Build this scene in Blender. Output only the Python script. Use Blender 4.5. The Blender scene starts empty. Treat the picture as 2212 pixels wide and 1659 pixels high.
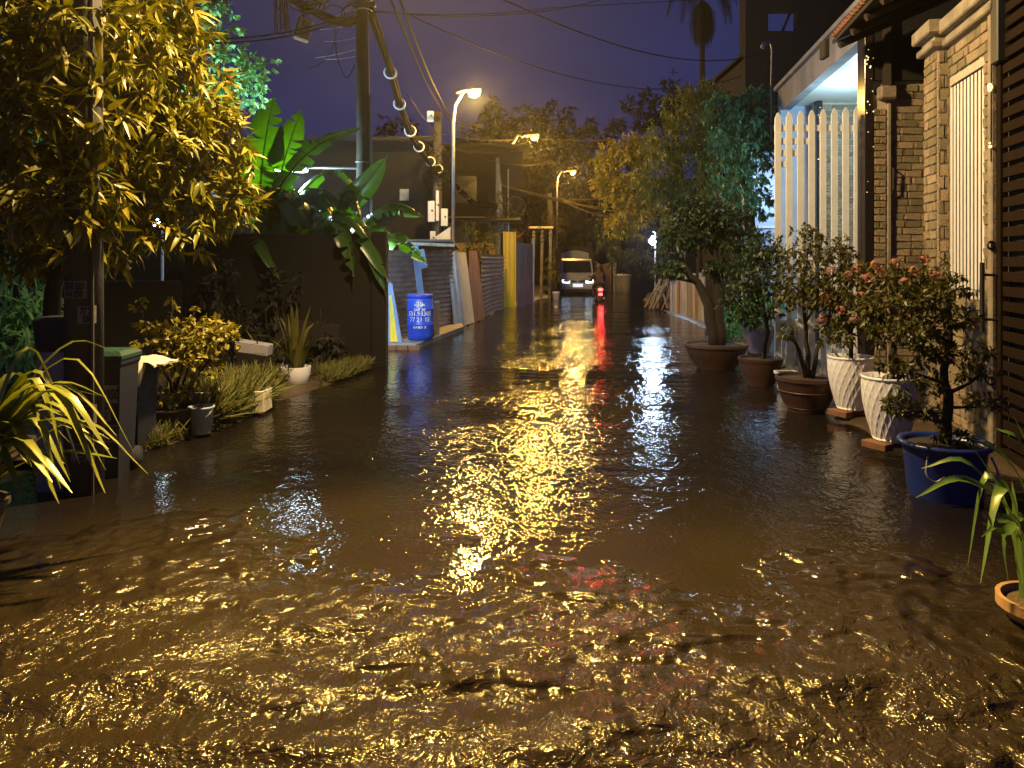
import bpy, math, random
import numpy as np
from mathutils import Vector, Matrix, noise as mnoise

random.seed(11)
RNG = np.random.default_rng(11)
S = bpy.context.scene
COL = S.collection
PI = math.pi

# ------------------------------------------------------------------ camera
cam_d = bpy.data.cameras.new('camera')
cam = bpy.data.objects.new('camera', cam_d)
COL.objects.link(cam)
cam.location = (0, 0, 1.6)
cam.rotation_euler = (PI / 2, 0, 0)
cam_d.sensor_width = 36
cam_d.lens = 26.02
cam_d.shift_y = -0.121
cam_d.clip_start = 0.05
cam_d.clip_end = 600
S.camera = cam

# ------------------------------------------------------------------ night sky
W = bpy.data.worlds.new('World')
S.world = W
W.use_nodes = True
nt = W.node_tree
nt.nodes.clear()
wo = nt.nodes.new('ShaderNodeOutputWorld')
bg = nt.nodes.new('ShaderNodeBackground')
tc = nt.nodes.new('ShaderNodeTexCoord')
mp = nt.nodes.new('ShaderNodeMapping')
mp.inputs['Scale'].default_value = (1, 1, 3)
nz = nt.nodes.new('ShaderNodeTexNoise')
nz.inputs['Scale'].default_value = 2.2
nz.inputs['Detail'].default_value = 4
rp = nt.nodes.new('ShaderNodeValToRGB')
rp.color_ramp.elements[0].position = 0.3
rp.color_ramp.elements[0].color = (0.0115, 0.0165, 0.0680, 1)
rp.color_ramp.elements[1].position = 0.75
rp.color_ramp.elements[1].color = (0.0260, 0.0310, 0.1120, 1)
nt.links.new(tc.outputs['Generated'], mp.inputs['Vector'])
nt.links.new(mp.outputs['Vector'], nz.inputs['Vector'])
nt.links.new(nz.outputs['Fac'], rp.inputs['Fac'])
nt.links.new(rp.outputs['Color'], bg.inputs['Color'])
bg.inputs['Strength'].default_value = 1.0
nt.links.new(bg.outputs['Background'], wo.inputs['Surface'])

vs = S.view_settings
vs.view_transform = 'Standard'
vs.look = 'None'
vs.exposure = 0.0
vs.gamma = 1.0
S.render.engine = 'CYCLES'
S.cycles.use_denoising = True
S.cycles.max_bounces = 6
S.cycles.glossy_bounces = 3
S.cycles.transmission_bounces = 4
S.cycles.sample_clamp_indirect = 3.0

SODIUM = (1.0, 0.69, 0.32)
LED = (0.62, 0.88, 1.0)

# ------------------------------------------------------------------ helpers
HOR, UC, FP, HC = 562.0, 1106.0, 1598.6, 1.6
def at(u, v, Y):
    """world point seen at photo position (u, v) when it stands Y metres away"""
    return Vector(((u - UC) / FP * Y, Y, HC - (v - HOR) / FP * Y))
def gy(v, z=0.0):
    return (HC - z) * FP / (v - HOR)

def nn(t, kind, **kw):
    n = t.nodes.new(kind)
    for k, v in kw.items():
        if k in n.inputs: n.inputs[k].default_value = v
        else: setattr(n, k, v)
    return n

MATS = {}
def mat(name, c1, c2=None, rough=0.7, metal=0.0, scale=6.0, detail=5.0, bump=0.0, bscale=40.0,
        rand=None, amt=0.3, transl=0.0, emit=None, estr=0.0, spec=0.5, stretch=(1, 1, 1), lo=0.35, hi=0.7):
    """procedural material: two colours mixed by noise, fine bump, random shade per object or per loose piece"""
    if name in MATS: return MATS[name]
    m = bpy.data.materials.new(name)
    m.use_nodes = True
    t = m.node_tree
    t.nodes.clear()
    out = nn(t, 'ShaderNodeOutputMaterial')
    p = nn(t, 'ShaderNodeBsdfPrincipled')
    p.inputs['Roughness'].default_value = rough
    p.inputs['Metallic'].default_value = metal
    p.inputs['Specular IOR Level'].default_value = spec
    co = nn(t, 'ShaderNodeTexCoord')
    mpn = nn(t, 'ShaderNodeMapping')
    mpn.inputs['Scale'].default_value = stretch
    t.links.new(co.outputs['Object'], mpn.inputs['Vector'])
    c2 = c2 or tuple(x * 0.6 for x in c1)
    n1 = nn(t, 'ShaderNodeTexNoise', Scale=scale, Detail=detail, Roughness=0.62)
    t.links.new(mpn.outputs['Vector'], n1.inputs['Vector'])
    r = nn(t, 'ShaderNodeValToRGB')
    r.color_ramp.elements[0].position = lo
    r.color_ramp.elements[1].position = hi
    r.color_ramp.elements[0].color = (*c1, 1)
    r.color_ramp.elements[1].color = (*c2, 1)
    t.links.new(n1.outputs['Fac'], r.inputs['Fac'])
    col = r.outputs['Color']
    if rand:
        if rand == 'object':
            src = nn(t, 'ShaderNodeObjectInfo').outputs['Random']
        else:
            src = nn(t, 'ShaderNodeNewGeometry').outputs['Random Per Island']
        mr = nn(t, 'ShaderNodeMapRange')
        mr.inputs['To Min'].default_value = 1 - amt
        mr.inputs['To Max'].default_value = 1 + amt
        t.links.new(src, mr.inputs['Value'])
        hs = nn(t, 'ShaderNodeHueSaturation')
        t.links.new(mr.outputs['Result'], hs.inputs['Value'])
        mh = nn(t, 'ShaderNodeMapRange')
        mh.inputs['To Min'].default_value = 0.5 + 0.05 * amt
        mh.inputs['To Max'].default_value = 0.5 - 0.05 * amt
        t.links.new(src, mh.inputs['Value'])
        t.links.new(mh.outputs['Result'], hs.inputs['Hue'])
        t.links.new(col, hs.inputs['Color'])
        col = hs.outputs['Color']
    t.links.new(col, p.inputs['Base Color'])
    if bump:
        n2 = nn(t, 'ShaderNodeTexNoise', Scale=bscale, Detail=6.0)
        t.links.new(mpn.outputs['Vector'], n2.inputs['Vector'])
        b = nn(t, 'ShaderNodeBump', Strength=bump, Distance=0.02)
        t.links.new(n2.outputs['Fac'], b.inputs['Height'])
        t.links.new(b.outputs['Normal'], p.inputs['Normal'])
    if emit:
        p.inputs['Emission Color'].default_value = (*emit, 1)
        p.inputs['Emission Strength'].default_value = estr
    sh = p.outputs['BSDF']
    if transl:
        tr = nn(t, 'ShaderNodeBsdfTranslucent')
        gain = nn(t, 'ShaderNodeHueSaturation', Saturation=1.15, Value=1.5)
        t.links.new(col, gain.inputs['Color'])
        t.links.new(gain.outputs['Color'], tr.inputs['Color'])
        mx = nn(t, 'ShaderNodeMixShader')
        mx.inputs['Fac'].default_value = transl
        t.links.new(sh, mx.inputs[1])
        t.links.new(tr.outputs['BSDF'], mx.inputs[2])
        sh = mx.outputs['Shader']
    t.links.new(sh, out.inputs['Surface'])
    MATS[name] = m
    return m

ORIG = {}
def tag(o, label=None, cat=None, group=None, kind=None):
    if label: o['label'] = label
    if cat: o['category'] = cat
    if group: o['group'] = group
    if kind: o['kind'] = kind
    return o
def thing(name, label, cat, loc=(0, 0, 0), group=None):
    o = bpy.data.objects.new(name, None)
    o.empty_display_size = 0.1
    COL.objects.link(o)
    o.location = loc
    ORIG[o.name] = Vector(loc)
    return tag(o, label, cat, group)
def link(name, me, material, parent=None, loc=None):
    o = bpy.data.objects.new(name, me)
    COL.objects.link(o)
    if material and not me.materials: me.materials.append(material)
    if parent:
        o.parent = parent
        ORIG[o.name] = ORIG[parent.name].copy()
    else:
        o.location = loc or (0, 0, 0)
        ORIG[o.name] = Vector(loc or (0, 0, 0))
    return o

class MB:
    def __init__(s): s.V = []; s.F = []
    def add(s, V, F):
        k = len(s.V)
        s.V += [Vector(v) for v in V]
        s.F += [tuple(i + k for i in f) for f in F]
        return s
    def box(s, c, d, rot=None):
        x, y, z = d[0] / 2, d[1] / 2, d[2] / 2
        P = [Vector(v) for v in ((-x, -y, -z), (x, -y, -z), (x, y, -z), (-x, y, -z), (-x, -y, z), (x, -y, z), (x, y, z), (-x, y, z))]
        if rot is not None:
            R = rot if isinstance(rot, Matrix) else Matrix.Rotation(rot, 3, 'Z')
            P = [R @ p for p in P]
        c = Vector(c)
        return s.add([p + c for p in P], [(0, 3, 2, 1), (4, 5, 6, 7), (0, 1, 5, 4), (1, 2, 6, 5), (2, 3, 7, 6), (3, 0, 4, 7)])
    def bbox(s, c, d, b=0.01, rot=None):
        """box with chamfered edges"""
        x, y, z = d[0] / 2, d[1] / 2, d[2] / 2
        b = min(b, x * .9, y * .9, z * .9)
        P = []
        for sx in (-1, 1):
            for sy in (-1, 1):
                for sz in (-1, 1):
                    P += [(sx * (x - b), sy * (y - b), sz * z), (sx * (x - b), sy * y, sz * (z - b)), (sx * x, sy * (y - b), sz * (z - b))]
        def i(sx, sy, sz, k): return ((sx > 0) * 4 + (sy > 0) * 2 + (sz > 0)) * 3 + k
        F = []
        for q in (-1, 1):
            F.append([i(-1, -1, q, 0), i(1, -1, q, 0), i(1, 1, q, 0), i(-1, 1, q, 0)][::q])
            F.append([i(-1, q, -1, 1), i(-1, q, 1, 1), i(1, q, 1, 1), i(1, q, -1, 1)][::q])
            F.append([i(q, -1, -1, 2), i(q, 1, -1, 2), i(q, 1, 1, 2), i(q, -1, 1, 2)][::q])
        for a in (-1, 1):
            for c_ in (-1, 1):
                F.append([i(-1, a, c_, 0), i(1, a, c_, 0), i(1, a, c_, 1), i(-1, a, c_, 1)])
                F.append([i(a, -1, c_, 0), i(a, 1, c_, 0), i(a, 1, c_, 2), i(a, -1, c_, 2)])
                F.append([i(a, c_, -1, 1), i(a, c_, 1, 1), i(a, c_, 1, 2), i(a, c_, -1, 2)])
                for e in (-1, 1):
                    F.append([i(a, c_, e, 0), i(a, c_, e, 1), i(a, c_, e, 2)])
        P = [Vector(p) for p in P]
        if rot is not None:
            R = rot if isinstance(rot, Matrix) else Matrix.Rotation(rot, 3, 'Z')
            P = [R @ p for p in P]
        c = Vector(c)
        return s.add([p + c for p in P], F)
    def tube(s, pts, rad, n=8, cap=True):
        pts = [Vector(p) for p in pts]
        if not hasattr(rad, '__len__'): rad = [rad] * len(pts)
        k = len(s.V)
        t0 = (pts[1] - pts[0]).normalized()
        up = Vector((0, 0, 1)) if abs(t0.z) < 0.9 else Vector((1, 0, 0))
        a = t0.cross(up).normalized()
        for i, p in enumerate(pts):
            t = (pts[min(i + 1, len(pts) - 1)] - pts[max(i - 1, 0)]).normalized()
            a = (a - t * a.dot(t)).normalized()
            b = t.cross(a)
            for j in range(n):
                th = 2 * PI * j / n
                s.V.append(p + (a * math.cos(th) + b * math.sin(th)) * rad[i])
        for i in range(len(pts) - 1):
            for j in range(n):
                j2 = (j + 1) % n
                s.F.append((k + i * n + j, k + i * n + j2, k + (i + 1) * n + j2, k + (i + 1) * n + j))
        if cap:
            s.F.append(tuple(k + j for j in range(n))[::-1])
            s.F.append(tuple(k + (len(pts) - 1) * n + j for j in range(n)))
        return s
    def lathe(s, prof, c=(0, 0, 0), n=24, f=None, cap=True):
        k = len(s.V); c = Vector(c)
        for i, (r, z) in enumerate(prof):
            for j in range(n):
                th = 2 * PI * j / n
                rr = f(r, th, z) if f else r
                s.V.append(c + Vector((rr * math.cos(th), rr * math.sin(th), z)))
        for i in range(len(prof) - 1):
            for j in range(n):
                j2 = (j + 1) % n
                s.F.append((k + i * n + j, k + i * n + j2, k + (i + 1) * n + j2, k + (i + 1) * n + j))
        if cap:
            s.F.append(tuple(k + j for j in range(n))[::-1])
            s.F.append(tuple(k + (len(prof) - 1) * n + j for j in range(n)))
        return s
    def torus(s, c, R, r, ax=(0, 0, 1), n=20, m=6, squash=1.0):
        ax = Vector(ax).normalized()
        a = ax.orthogonal().normalized(); b = ax.cross(a)
        k = len(s.V); c = Vector(c)
        for i in range(n):
            th = 2 * PI * i / n
            d = a * math.cos(th) + b * math.sin(th) * squash
            for j in range(m):
                ph = 2 * PI * j / m
                s.V.append(c + d * (R + r * math.cos(ph)) + ax * (r * math.sin(ph)))
        for i in range(n):
            for j in range(m):
                s.F.append((k + i * m + j, k + ((i + 1) % n) * m + j, k + ((i + 1) % n) * m + (j + 1) % m, k + i * m + (j + 1) % m))
        return s
    def grid(s, fn, nu, nv):
        k = len(s.V)
        for i in range(nu + 1):
            for j in range(nv + 1):
                s.V.append(Vector(fn(i / nu, j / nv)))
        for i in range(nu):
            for j in range(nv):
                a = k + i * (nv + 1) + j
                s.F.append((a, a + nv + 1, a + nv + 2, a + 1))
        return s
    def prism(s, poly, z0, z1):
        """vertical prism over a counter-clockwise ground polygon"""
        k = len(s.V); n = len(poly)
        s.V += [Vector((x, y, z0)) for x, y in poly] + [Vector((x, y, z1)) for x, y in poly]
        s.F.append(tuple(range(k, k + n))[::-1]); s.F.append(tuple(range(k + n, k + 2 * n)))
        for i in range(n):
            j = (i + 1) % n
            s.F.append((k + i, k + j, k + n + j, k + n + i))
        return s
    def mesh(s, name, origin=(0, 0, 0), smooth=False):
        me = bpy.data.meshes.new(name)
        o = Vector(origin)
        me.from_pydata([v - o for v in s.V], [], s.F)
        me.update()
        if smooth: me.shade_smooth()
        return me
    def build(s, name, material, parent=None, loc=None, smooth=False, auto=None):
        org = ORIG[parent.name] if parent else Vector(loc or (0, 0, 0))
        me = s.mesh(name, org, smooth or bool(auto))
        if auto: me.set_sharp_from_angle(angle=math.radians(auto))
        return link(name, me, material, parent, loc)

def tree_copy(o, parent=None):
    c = o.copy(); COL.objects.link(c); c.parent = parent
    for ch in [x for x in COL.objects if x.parent == o]:
        tree_copy(ch, c)
    return c

# leaf templates: length 1 along +X, flat normal +Z
def leaf_tpl(stations, hw, droop, fold=0.35):
    V, F = [], []
    for t, w in zip(stations, hw):
        z = -droop * t * t
        V += [(t, -w, z + fold * w), (t, 0, z), (t, w, z + fold * w)]
    for i in range(len(stations) - 1):
        a = i * 3
        F += [(a, a + 3, a + 4, a + 1), (a + 1, a + 4, a + 5, a + 2)]
    return np.array(V, float), np.array(F, int)
T_MANGO = leaf_tpl([0, .22, .62, 1], [.012, .12, .10, .004], .42, .4)
T_LONG = leaf_tpl([0, .3, .7, 1], [.02, .07, .055, .004], .5, .3)
T_ROUND = leaf_tpl([0, .35, .72, 1], [.03, .30, .22, .01], .25, .3)
T_OVAL = leaf_tpl([0, .45, 1], [.02, .2, .01], .22, .3)

def leaf_frames(d, nrm):
    d = d / np.linalg.norm(d, axis=1, keepdims=True)
    y = np.cross(nrm, d)
    y /= np.maximum(np.linalg.norm(y, axis=1, keepdims=True), 1e-6)
    z = np.cross(d, y)
    return np.stack([d, y, z], axis=2)      # columns
def leaf_cloud(name, tpl, pos, fr, scale, material, parent, kind='stuff'):
    V, F = tpl
    n, k = len(pos), len(V)
    if n == 0: return None
    P = np.einsum('nij,kj->nki', fr, V) * scale[:, None, None] + pos[:, None, :] - np.array(ORIG[parent.name])[None, None, :]
    Q = (F[None] + (np.arange(n) * k)[:, None, None]).reshape(-1, 4)
    me = bpy.data.meshes.new(name)
    me.vertices.add(n * k); me.vertices.foreach_set('co', P.reshape(-1).astype(np.float32))
    me.loops.add(Q.size); me.loops.foreach_set('vertex_index', Q.reshape(-1).astype(np.int32))
    me.polygons.add(len(Q)); me.polygons.foreach_set('loop_start', (np.arange(len(Q)) * 4).astype(np.int32))
    me.update(calc_edges=True); me.validate()
    o = link(name, me, material, parent)
    if kind: o['kind'] = kind
    return o

def crown(lobes, twigs, per, ln, droop=0.4, spread=0.9, fill=(0.55, 1.05), seed=0, upn=0.8, flat=0.0):
    """leaf positions, directions, normals and lengths of twig rosettes over a set of ellipsoid lobes"""
    r = np.random.default_rng(seed)
    w = np.array([(l[1] * l[2] * l[3]) ** (2 / 3) for l in lobes]); w /= w.sum()
    which = r.choice(len(lobes), twigs, p=w)
    C = np.array([tuple(l[0]) for l in lobes])[which]
    R = np.array([(l[1], l[2], l[3]) for l in lobes])[which]
    u = r.normal(size=(twigs, 3)); u /= np.linalg.norm(u, axis=1, keepdims=True)
    f = r.uniform(fill[0], fill[1], (twigs, 1)) * (1 + 0.12 * r.normal(size=(twigs, 1)))
    P = C + u * R * f
    O = u / R; O /= np.linalg.norm(O, axis=1, keepdims=True)
    P = np.repeat(P, per, 0); O = np.repeat(O, per, 0)
    n = len(P)
    D = O * 0.55 + r.normal(size=(n, 3)) * spread * 0.6
    D[:, 2] -= droop
    D[:, 2] *= (1 - flat)
    N = r.normal(size=(n, 3)) * 0.45 + O * 0.3
    N[:, 2] += upn
    L = ln * r.uniform(0.65, 1.25, n)
    P = P + r.normal(size=(n, 3)) * ln * 0.12
    return P, leaf_frames(D, N), L

def wood(name, paths, material, parent, n=7):
    b = MB()
    for pts, r0, r1 in paths:
        pts = [Vector(p) for p in pts]
        # subdivide and wobble a little
        q = []
        for i in range(len(pts) - 1):
            for k in range(3): q.append(pts[i].lerp(pts[i + 1], k / 3))
        q.append(pts[-1])
        m = len(q) - 1
        q = [p + Vector((random.uniform(-1, 1), random.uniform(-1, 1), 0)) * (r0 * 0.25 if 0 < i < m else 0) for i, p in enumerate(q)]
        b.tube(q, [r0 + (r1 - r0) * i / m for i in range(m + 1)], n)
    return b.build(name, material, parent, smooth=True)

def text_mesh(s, size, fn, name, material, parent, bold=0.0):
    """flat print: letters laid out in a local frame, mapped to the surface by fn(x, y)"""
    cu = bpy.data.curves.new(name, 'FONT')
    cu.body = s; cu.size = size; cu.align_x = 'CENTER'; cu.offset = bold; cu.resolution_u = 2
    ob = bpy.data.objects.new(name, cu)
    me = bpy.data.meshes.new_from_object(ob)
    bpy.data.objects.remove(ob); bpy.data.curves.remove(cu)
    org = ORIG[parent.name]
    for v in me.vertices: v.co = Vector(fn(v.co.x, v.co.y)) - org
    me.materials.clear()
    return link(name, me, material, parent)

def lamp_light(name, loc, power, color, radius, parent, spot=None, aim=None, blend=0.6):
    d = bpy.data.lights.new(name, 'SPOT' if spot else 'POINT')
    d.energy = power; d.color = color; d.shadow_soft_size = radius
    o = bpy.data.objects.new(name, d); COL.objects.link(o)
    o.parent = parent
    o.location = Vector(loc) - ORIG[parent.name]
    if spot:
        d.spot_size = spot; d.spot_blend = blend
        dirv = Vector(aim) - Vector(loc)
        o.rotation_euler = dirv.to_track_quat('-Z', 'Y').to_euler()
    return o
def sag(a, b, drop, n=14):
    a, b = Vector(a), Vector(b)
    return [a.lerp(b, i / n) - Vector((0, 0, drop * 4 * (i / n) * (1 - i / n))) for i in range(n + 1)]

# ------------------------------------------------------------------ materials
M_BARK = mat('bark', (0.028, 0.021, 0.015), (0.012, 0.009, 0.007), rough=0.9, scale=14, bump=0.6, bscale=30, stretch=(1, 1, .3))
M_CONC = mat('concrete', (0.30, 0.28, 0.25), (0.17, 0.155, 0.14), rough=0.85, scale=5, bump=0.3, bscale=60)
M_POLE = mat('pole_concrete', (0.085, 0.078, 0.062), (0.04, 0.036, 0.03), rough=0.85, scale=6, bump=0.3, bscale=50, stretch=(1, 1, .35))
M_DARKWALL = mat('shade_dark_render', (0.0055, 0.0042, 0.0034), (0.003, 0.0024, 0.002), rough=0.95, scale=1.6, bump=0.35, bscale=30)  # near-black: the mango's shade on the yard wall is put into the colour
M_BLACK = mat('black_plastic', (0.015, 0.015, 0.017), (0.03, 0.03, 0.03), rough=0.5)
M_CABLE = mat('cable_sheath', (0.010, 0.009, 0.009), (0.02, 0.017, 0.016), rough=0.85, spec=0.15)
M_CABLELIT = mat('lamplit_cable', (0.10, 0.075, 0.04), (0.05, 0.038, 0.022), rough=0.85, spec=0.2)  # lit copy of the cable sheath, yellow lamplight put into its colour
M_STEEL = mat('galvanised_steel', (0.42, 0.43, 0.45), (0.3, 0.3, 0.32), rough=0.45, metal=0.6, scale=12)
M_MUD = mat('mud', (0.085, 0.058, 0.032), (0.04, 0.028, 0.016), rough=0.45, scale=5, bump=0.9, bscale=14)
M_SOIL = mat('soil', (0.05, 0.036, 0.024), (0.025, 0.018, 0.012), rough=0.95, scale=20, bump=1.0, bscale=60)
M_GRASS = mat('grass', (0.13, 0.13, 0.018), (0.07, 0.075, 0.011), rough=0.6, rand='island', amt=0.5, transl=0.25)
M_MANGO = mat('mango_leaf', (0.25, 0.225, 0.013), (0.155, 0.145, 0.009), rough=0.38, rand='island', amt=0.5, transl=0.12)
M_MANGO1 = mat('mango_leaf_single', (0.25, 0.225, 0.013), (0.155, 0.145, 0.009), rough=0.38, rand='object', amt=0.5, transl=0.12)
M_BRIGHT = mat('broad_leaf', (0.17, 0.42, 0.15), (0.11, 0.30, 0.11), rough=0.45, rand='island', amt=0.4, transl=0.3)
M_BANANA = mat('banana_leaf', (0.05, 0.12, 0.014), (0.035, 0.085, 0.01), rough=0.3, scale=10, transl=0.30, stretch=(1, 1, 1))
M_BSTEM = mat('banana_stem', (0.11, 0.12, 0.04), (0.06, 0.05, 0.025), rough=0.6, scale=9, stretch=(1, 1, .2))
M_DKLEAF = mat('dark_leaf', (0.035, 0.062, 0.022), (0.022, 0.042, 0.016), rough=0.45, rand='island', amt=0.5, transl=0.15)
M_OLLEAF = mat('olive_leaf', (0.10, 0.095, 0.018), (0.06, 0.06, 0.012), rough=0.42, rand='island', amt=0.55, transl=0.2)
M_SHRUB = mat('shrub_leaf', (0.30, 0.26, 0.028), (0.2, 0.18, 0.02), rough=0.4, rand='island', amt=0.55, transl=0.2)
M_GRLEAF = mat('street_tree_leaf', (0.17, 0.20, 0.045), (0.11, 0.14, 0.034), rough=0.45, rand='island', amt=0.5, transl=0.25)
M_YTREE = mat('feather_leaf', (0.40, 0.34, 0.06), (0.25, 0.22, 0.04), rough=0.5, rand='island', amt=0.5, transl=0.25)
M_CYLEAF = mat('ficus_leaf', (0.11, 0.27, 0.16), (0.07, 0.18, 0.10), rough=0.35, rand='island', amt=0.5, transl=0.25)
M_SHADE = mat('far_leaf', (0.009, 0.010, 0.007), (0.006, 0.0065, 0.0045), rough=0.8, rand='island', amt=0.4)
M_LILY = mat('lily_leaf', (0.105, 0.125, 0.02), (0.07, 0.09, 0.015), rough=0.35, scale=14, rand='object', amt=0.25, transl=0.2)
M_LILYG = mat('lily_leaf_green', (0.05, 0.10, 0.03), (0.035, 0.075, 0.024), rough=0.35, scale=14, rand='object', amt=0.25, transl=0.2)
M_FLOWER = mat('flower', (0.42, 0.21, 0.13), (0.30, 0.14, 0.09), rough=0.6, rand='island', amt=0.4, transl=0.3)
M_WHITEP = mat('white_glaze', (0.80, 0.80, 0.84), (0.74, 0.74, 0.79), rough=0.35, scale=4)
M_TERRA = mat('terracotta', (0.22, 0.14, 0.10), (0.15, 0.09, 0.065), rough=0.65, scale=9, bump=0.15)
M_BOWL = mat('brown_glaze', (0.065, 0.028, 0.018), (0.04, 0.019, 0.012), rough=0.5, scale=7, bump=0.15)
M_PURPLE = mat('mauve_pot', (0.19, 0.13, 0.16), (0.13, 0.09, 0.11), rough=0.6)
M_TUB = mat('blue_plastic', (0.018, 0.035, 0.19), (0.012, 0.025, 0.13), rough=0.3, scale=5)
M_DRUM = mat('drum_plastic', (0.03, 0.08, 0.62), (0.02, 0.06, 0.45), rough=0.4, scale=6, bump=0.1, bscale=30)
M_PRINT = mat('white_print', (0.72, 0.72, 0.70), (0.35, 0.35, 0.36), rough=0.8, scale=40, lo=.45, hi=.6)
M_PAPER = mat('poster_paper', (0.25, 0.235, 0.205), (0.13, 0.12, 0.105), rough=0.9, scale=9)
M_INK = mat('poster_ink', (0.035, 0.033, 0.035), (0.07, 0.065, 0.06), rough=0.9, scale=30)
M_BIN = mat('bin_plastic', (0.014, 0.015, 0.022), (0.010, 0.0105, 0.015), rough=0.6, scale=8)
M_BINLID = mat('bin_lid', (0.02, 0.07, 0.045), (0.015, 0.045, 0.03), rough=0.45, scale=8)
M_BAG = mat('pale_paper', (0.75, 0.70, 0.52), (0.65, 0.6, 0.44), rough=0.8, scale=9)
M_FOAM = mat('foam_box', (0.75, 0.68, 0.48), (0.55, 0.48, 0.3), rough=0.8, scale=6)
M_TIN = mat('rusty_tin', (0.34, 0.26, 0.23), (0.18, 0.13, 0.115), rough=0.6, scale=3.0, bump=0.1, stretch=(1, 1, 3), rand='object', amt=0.2)
M_TINB = mat('blue_tin', (0.46, 0.55, 0.68), (0.30, 0.36, 0.46), rough=0.4, scale=4, metal=.2)
M_TINW = mat('pale_tin', (0.80, 0.74, 0.58), (0.58, 0.50, 0.36), rough=0.45, scale=4, stretch=(4, 4, .5))
M_TINR = mat('brown_tin', (0.32, 0.17, 0.09), (0.18, 0.09, 0.05), rough=0.55, scale=4, stretch=(4, 4, .4))
M_TINY = mat('yellow_tin', (0.85, 0.66, 0.05), (0.68, 0.5, 0.04), rough=0.45, scale=4, stretch=(4, 4, .5))
M_TING = mat('grey_tin', (0.17, 0.17, 0.19), (0.09, 0.085, 0.09), rough=0.5, scale=4, stretch=(4, 4, .5))
M_BRICK = mat('cladding_brick', (0.52, 0.41, 0.24), (0.27, 0.205, 0.12), rough=0.8, scale=7, detail=7, bump=0.9, bscale=22, rand='object', amt=0.34)
M_MORTAR = mat('mortar', (0.58, 0.52, 0.40), (0.48, 0.42, 0.31), rough=0.9, scale=20, bump=0.3)
M_PBRICK = mat('porch_brick', (0.36, 0.31, 0.24), (0.2, 0.17, 0.13), rough=0.8, scale=7, detail=7, bump=0.9, bscale=22, rand='object', amt=0.35)
M_CAP = mat('cap_stone', (0.36, 0.30, 0.21), (0.19, 0.155, 0.11), rough=0.85, scale=5, bump=0.4, bscale=40)
M_WPAINT = mat('white_paint', (0.78, 0.77, 0.76), (0.70, 0.69, 0.67), rough=0.5, scale=4)
M_CREAM = mat('cream_paint', (0.74, 0.74, 0.74), (0.64, 0.64, 0.63), rough=0.5, scale=5)
M_PLASTER = mat('grey_plaster', (0.36, 0.34, 0.37), (0.20, 0.19, 0.22), rough=0.85, scale=2.2, bump=0.2, stretch=(1, 1, .5))
M_GATE = mat('brown_steel', (0.020, 0.011, 0.006), (0.013, 0.007, 0.004), rough=0.9, spec=0.1, scale=5)
M_GRANITE = mat('black_granite', (0.016, 0.012, 0.012), (0.03, 0.022, 0.02), rough=0.12, scale=30)
M_TILE = mat('roof_tile', (0.24, 0.10, 0.045), (0.14, 0.06, 0.03), rough=0.7, scale=8, rand='object', amt=0.3)
M_TIMBER = mat('dark_timber', (0.028, 0.018, 0.012), (0.016, 0.011, 0.008), rough=0.9, scale=6)
M_BLUEWALL = mat('pale_blue_wall', (0.45, 0.55, 0.75), (0.38, 0.47, 0.65), rough=0.8, scale=3)
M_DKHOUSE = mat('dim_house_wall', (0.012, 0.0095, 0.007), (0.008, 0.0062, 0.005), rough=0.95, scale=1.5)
M_OCHRE = mat('ochre_wall', (0.55, 0.41, 0.18), (0.44, 0.32, 0.13), rough=0.9, scale=2)
M_DKROOF = mat('dark_roof', (0.014, 0.012, 0.011), (0.01, 0.0085, 0.008), rough=0.9, scale=5)
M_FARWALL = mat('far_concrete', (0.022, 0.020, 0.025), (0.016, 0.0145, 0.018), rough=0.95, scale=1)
M_PINKWALL = mat('worn_pink_wall', (0.42, 0.30, 0.21), (0.28, 0.19, 0.13), rough=0.9, scale=2)
M_BOXW = mat('meter_box', (0.62, 0.66, 0.72), (0.5, 0.54, 0.6), rough=0.5)
M_TANBOX = mat('tan_box', (0.42, 0.32, 0.19), (0.34, 0.26, 0.15), rough=0.6, scale=5)
M_RING = mat('white_conduit', (0.75, 0.77, 0.80), (0.6, 0.62, 0.65), rough=0.4)
M_TRUCK = mat('truck_paint', (0.36, 0.41, 0.50), (0.28, 0.32, 0.40), rough=0.3, scale=4)
M_CANVAS = mat('truck_canvas', (0.04, 0.035, 0.032), (0.025, 0.022, 0.02), rough=0.9, scale=5)
M_GLASS = mat('dark_glass', (0.012, 0.012, 0.014), (0.02, 0.02, 0.02), rough=0.25, spec=0.25)
M_RUBBER = mat('rubber', (0.012, 0.012, 0.012), (0.02, 0.02, 0.02), rough=0.8)
M_JACKET = mat('dark_jacket', (0.035, 0.028, 0.03), (0.02, 0.017, 0.018), rough=0.85, scale=8)
M_CLOTHO = mat('orange_cloth', (0.55, 0.13, 0.04), (0.4, 0.09, 0.03), rough=0.9, scale=6, transl=.2)
M_TARP = mat('blue_sheet', (0.22, 0.33, 0.55), (0.15, 0.22, 0.4), rough=0.6, scale=7)
M_STRAW = mat('dry_frond', (0.26, 0.17, 0.075), (0.16, 0.10, 0.045), rough=0.9, rand='island', amt=.4)
M_WOODP = mat('weathered_board', (0.34, 0.33, 0.33), (0.20, 0.18, 0.17), rough=0.85, scale=6, stretch=(5, 5, .5), rand='object', amt=.4)
M_BRK = mat('red_brick', (0.22, 0.10, 0.045), (0.15, 0.07, 0.035), rough=0.85, scale=8, bump=.4)
M_LANT = mat('lantern_housing', (0.10, 0.10, 0.11), (0.07, 0.07, 0.075), rough=0.6)
M_SODE = mat('sodium_glass', (0.8, 0.7, 0.5), rough=0.3, emit=(1.0, 0.56, 0.12), estr=2.2)
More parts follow.
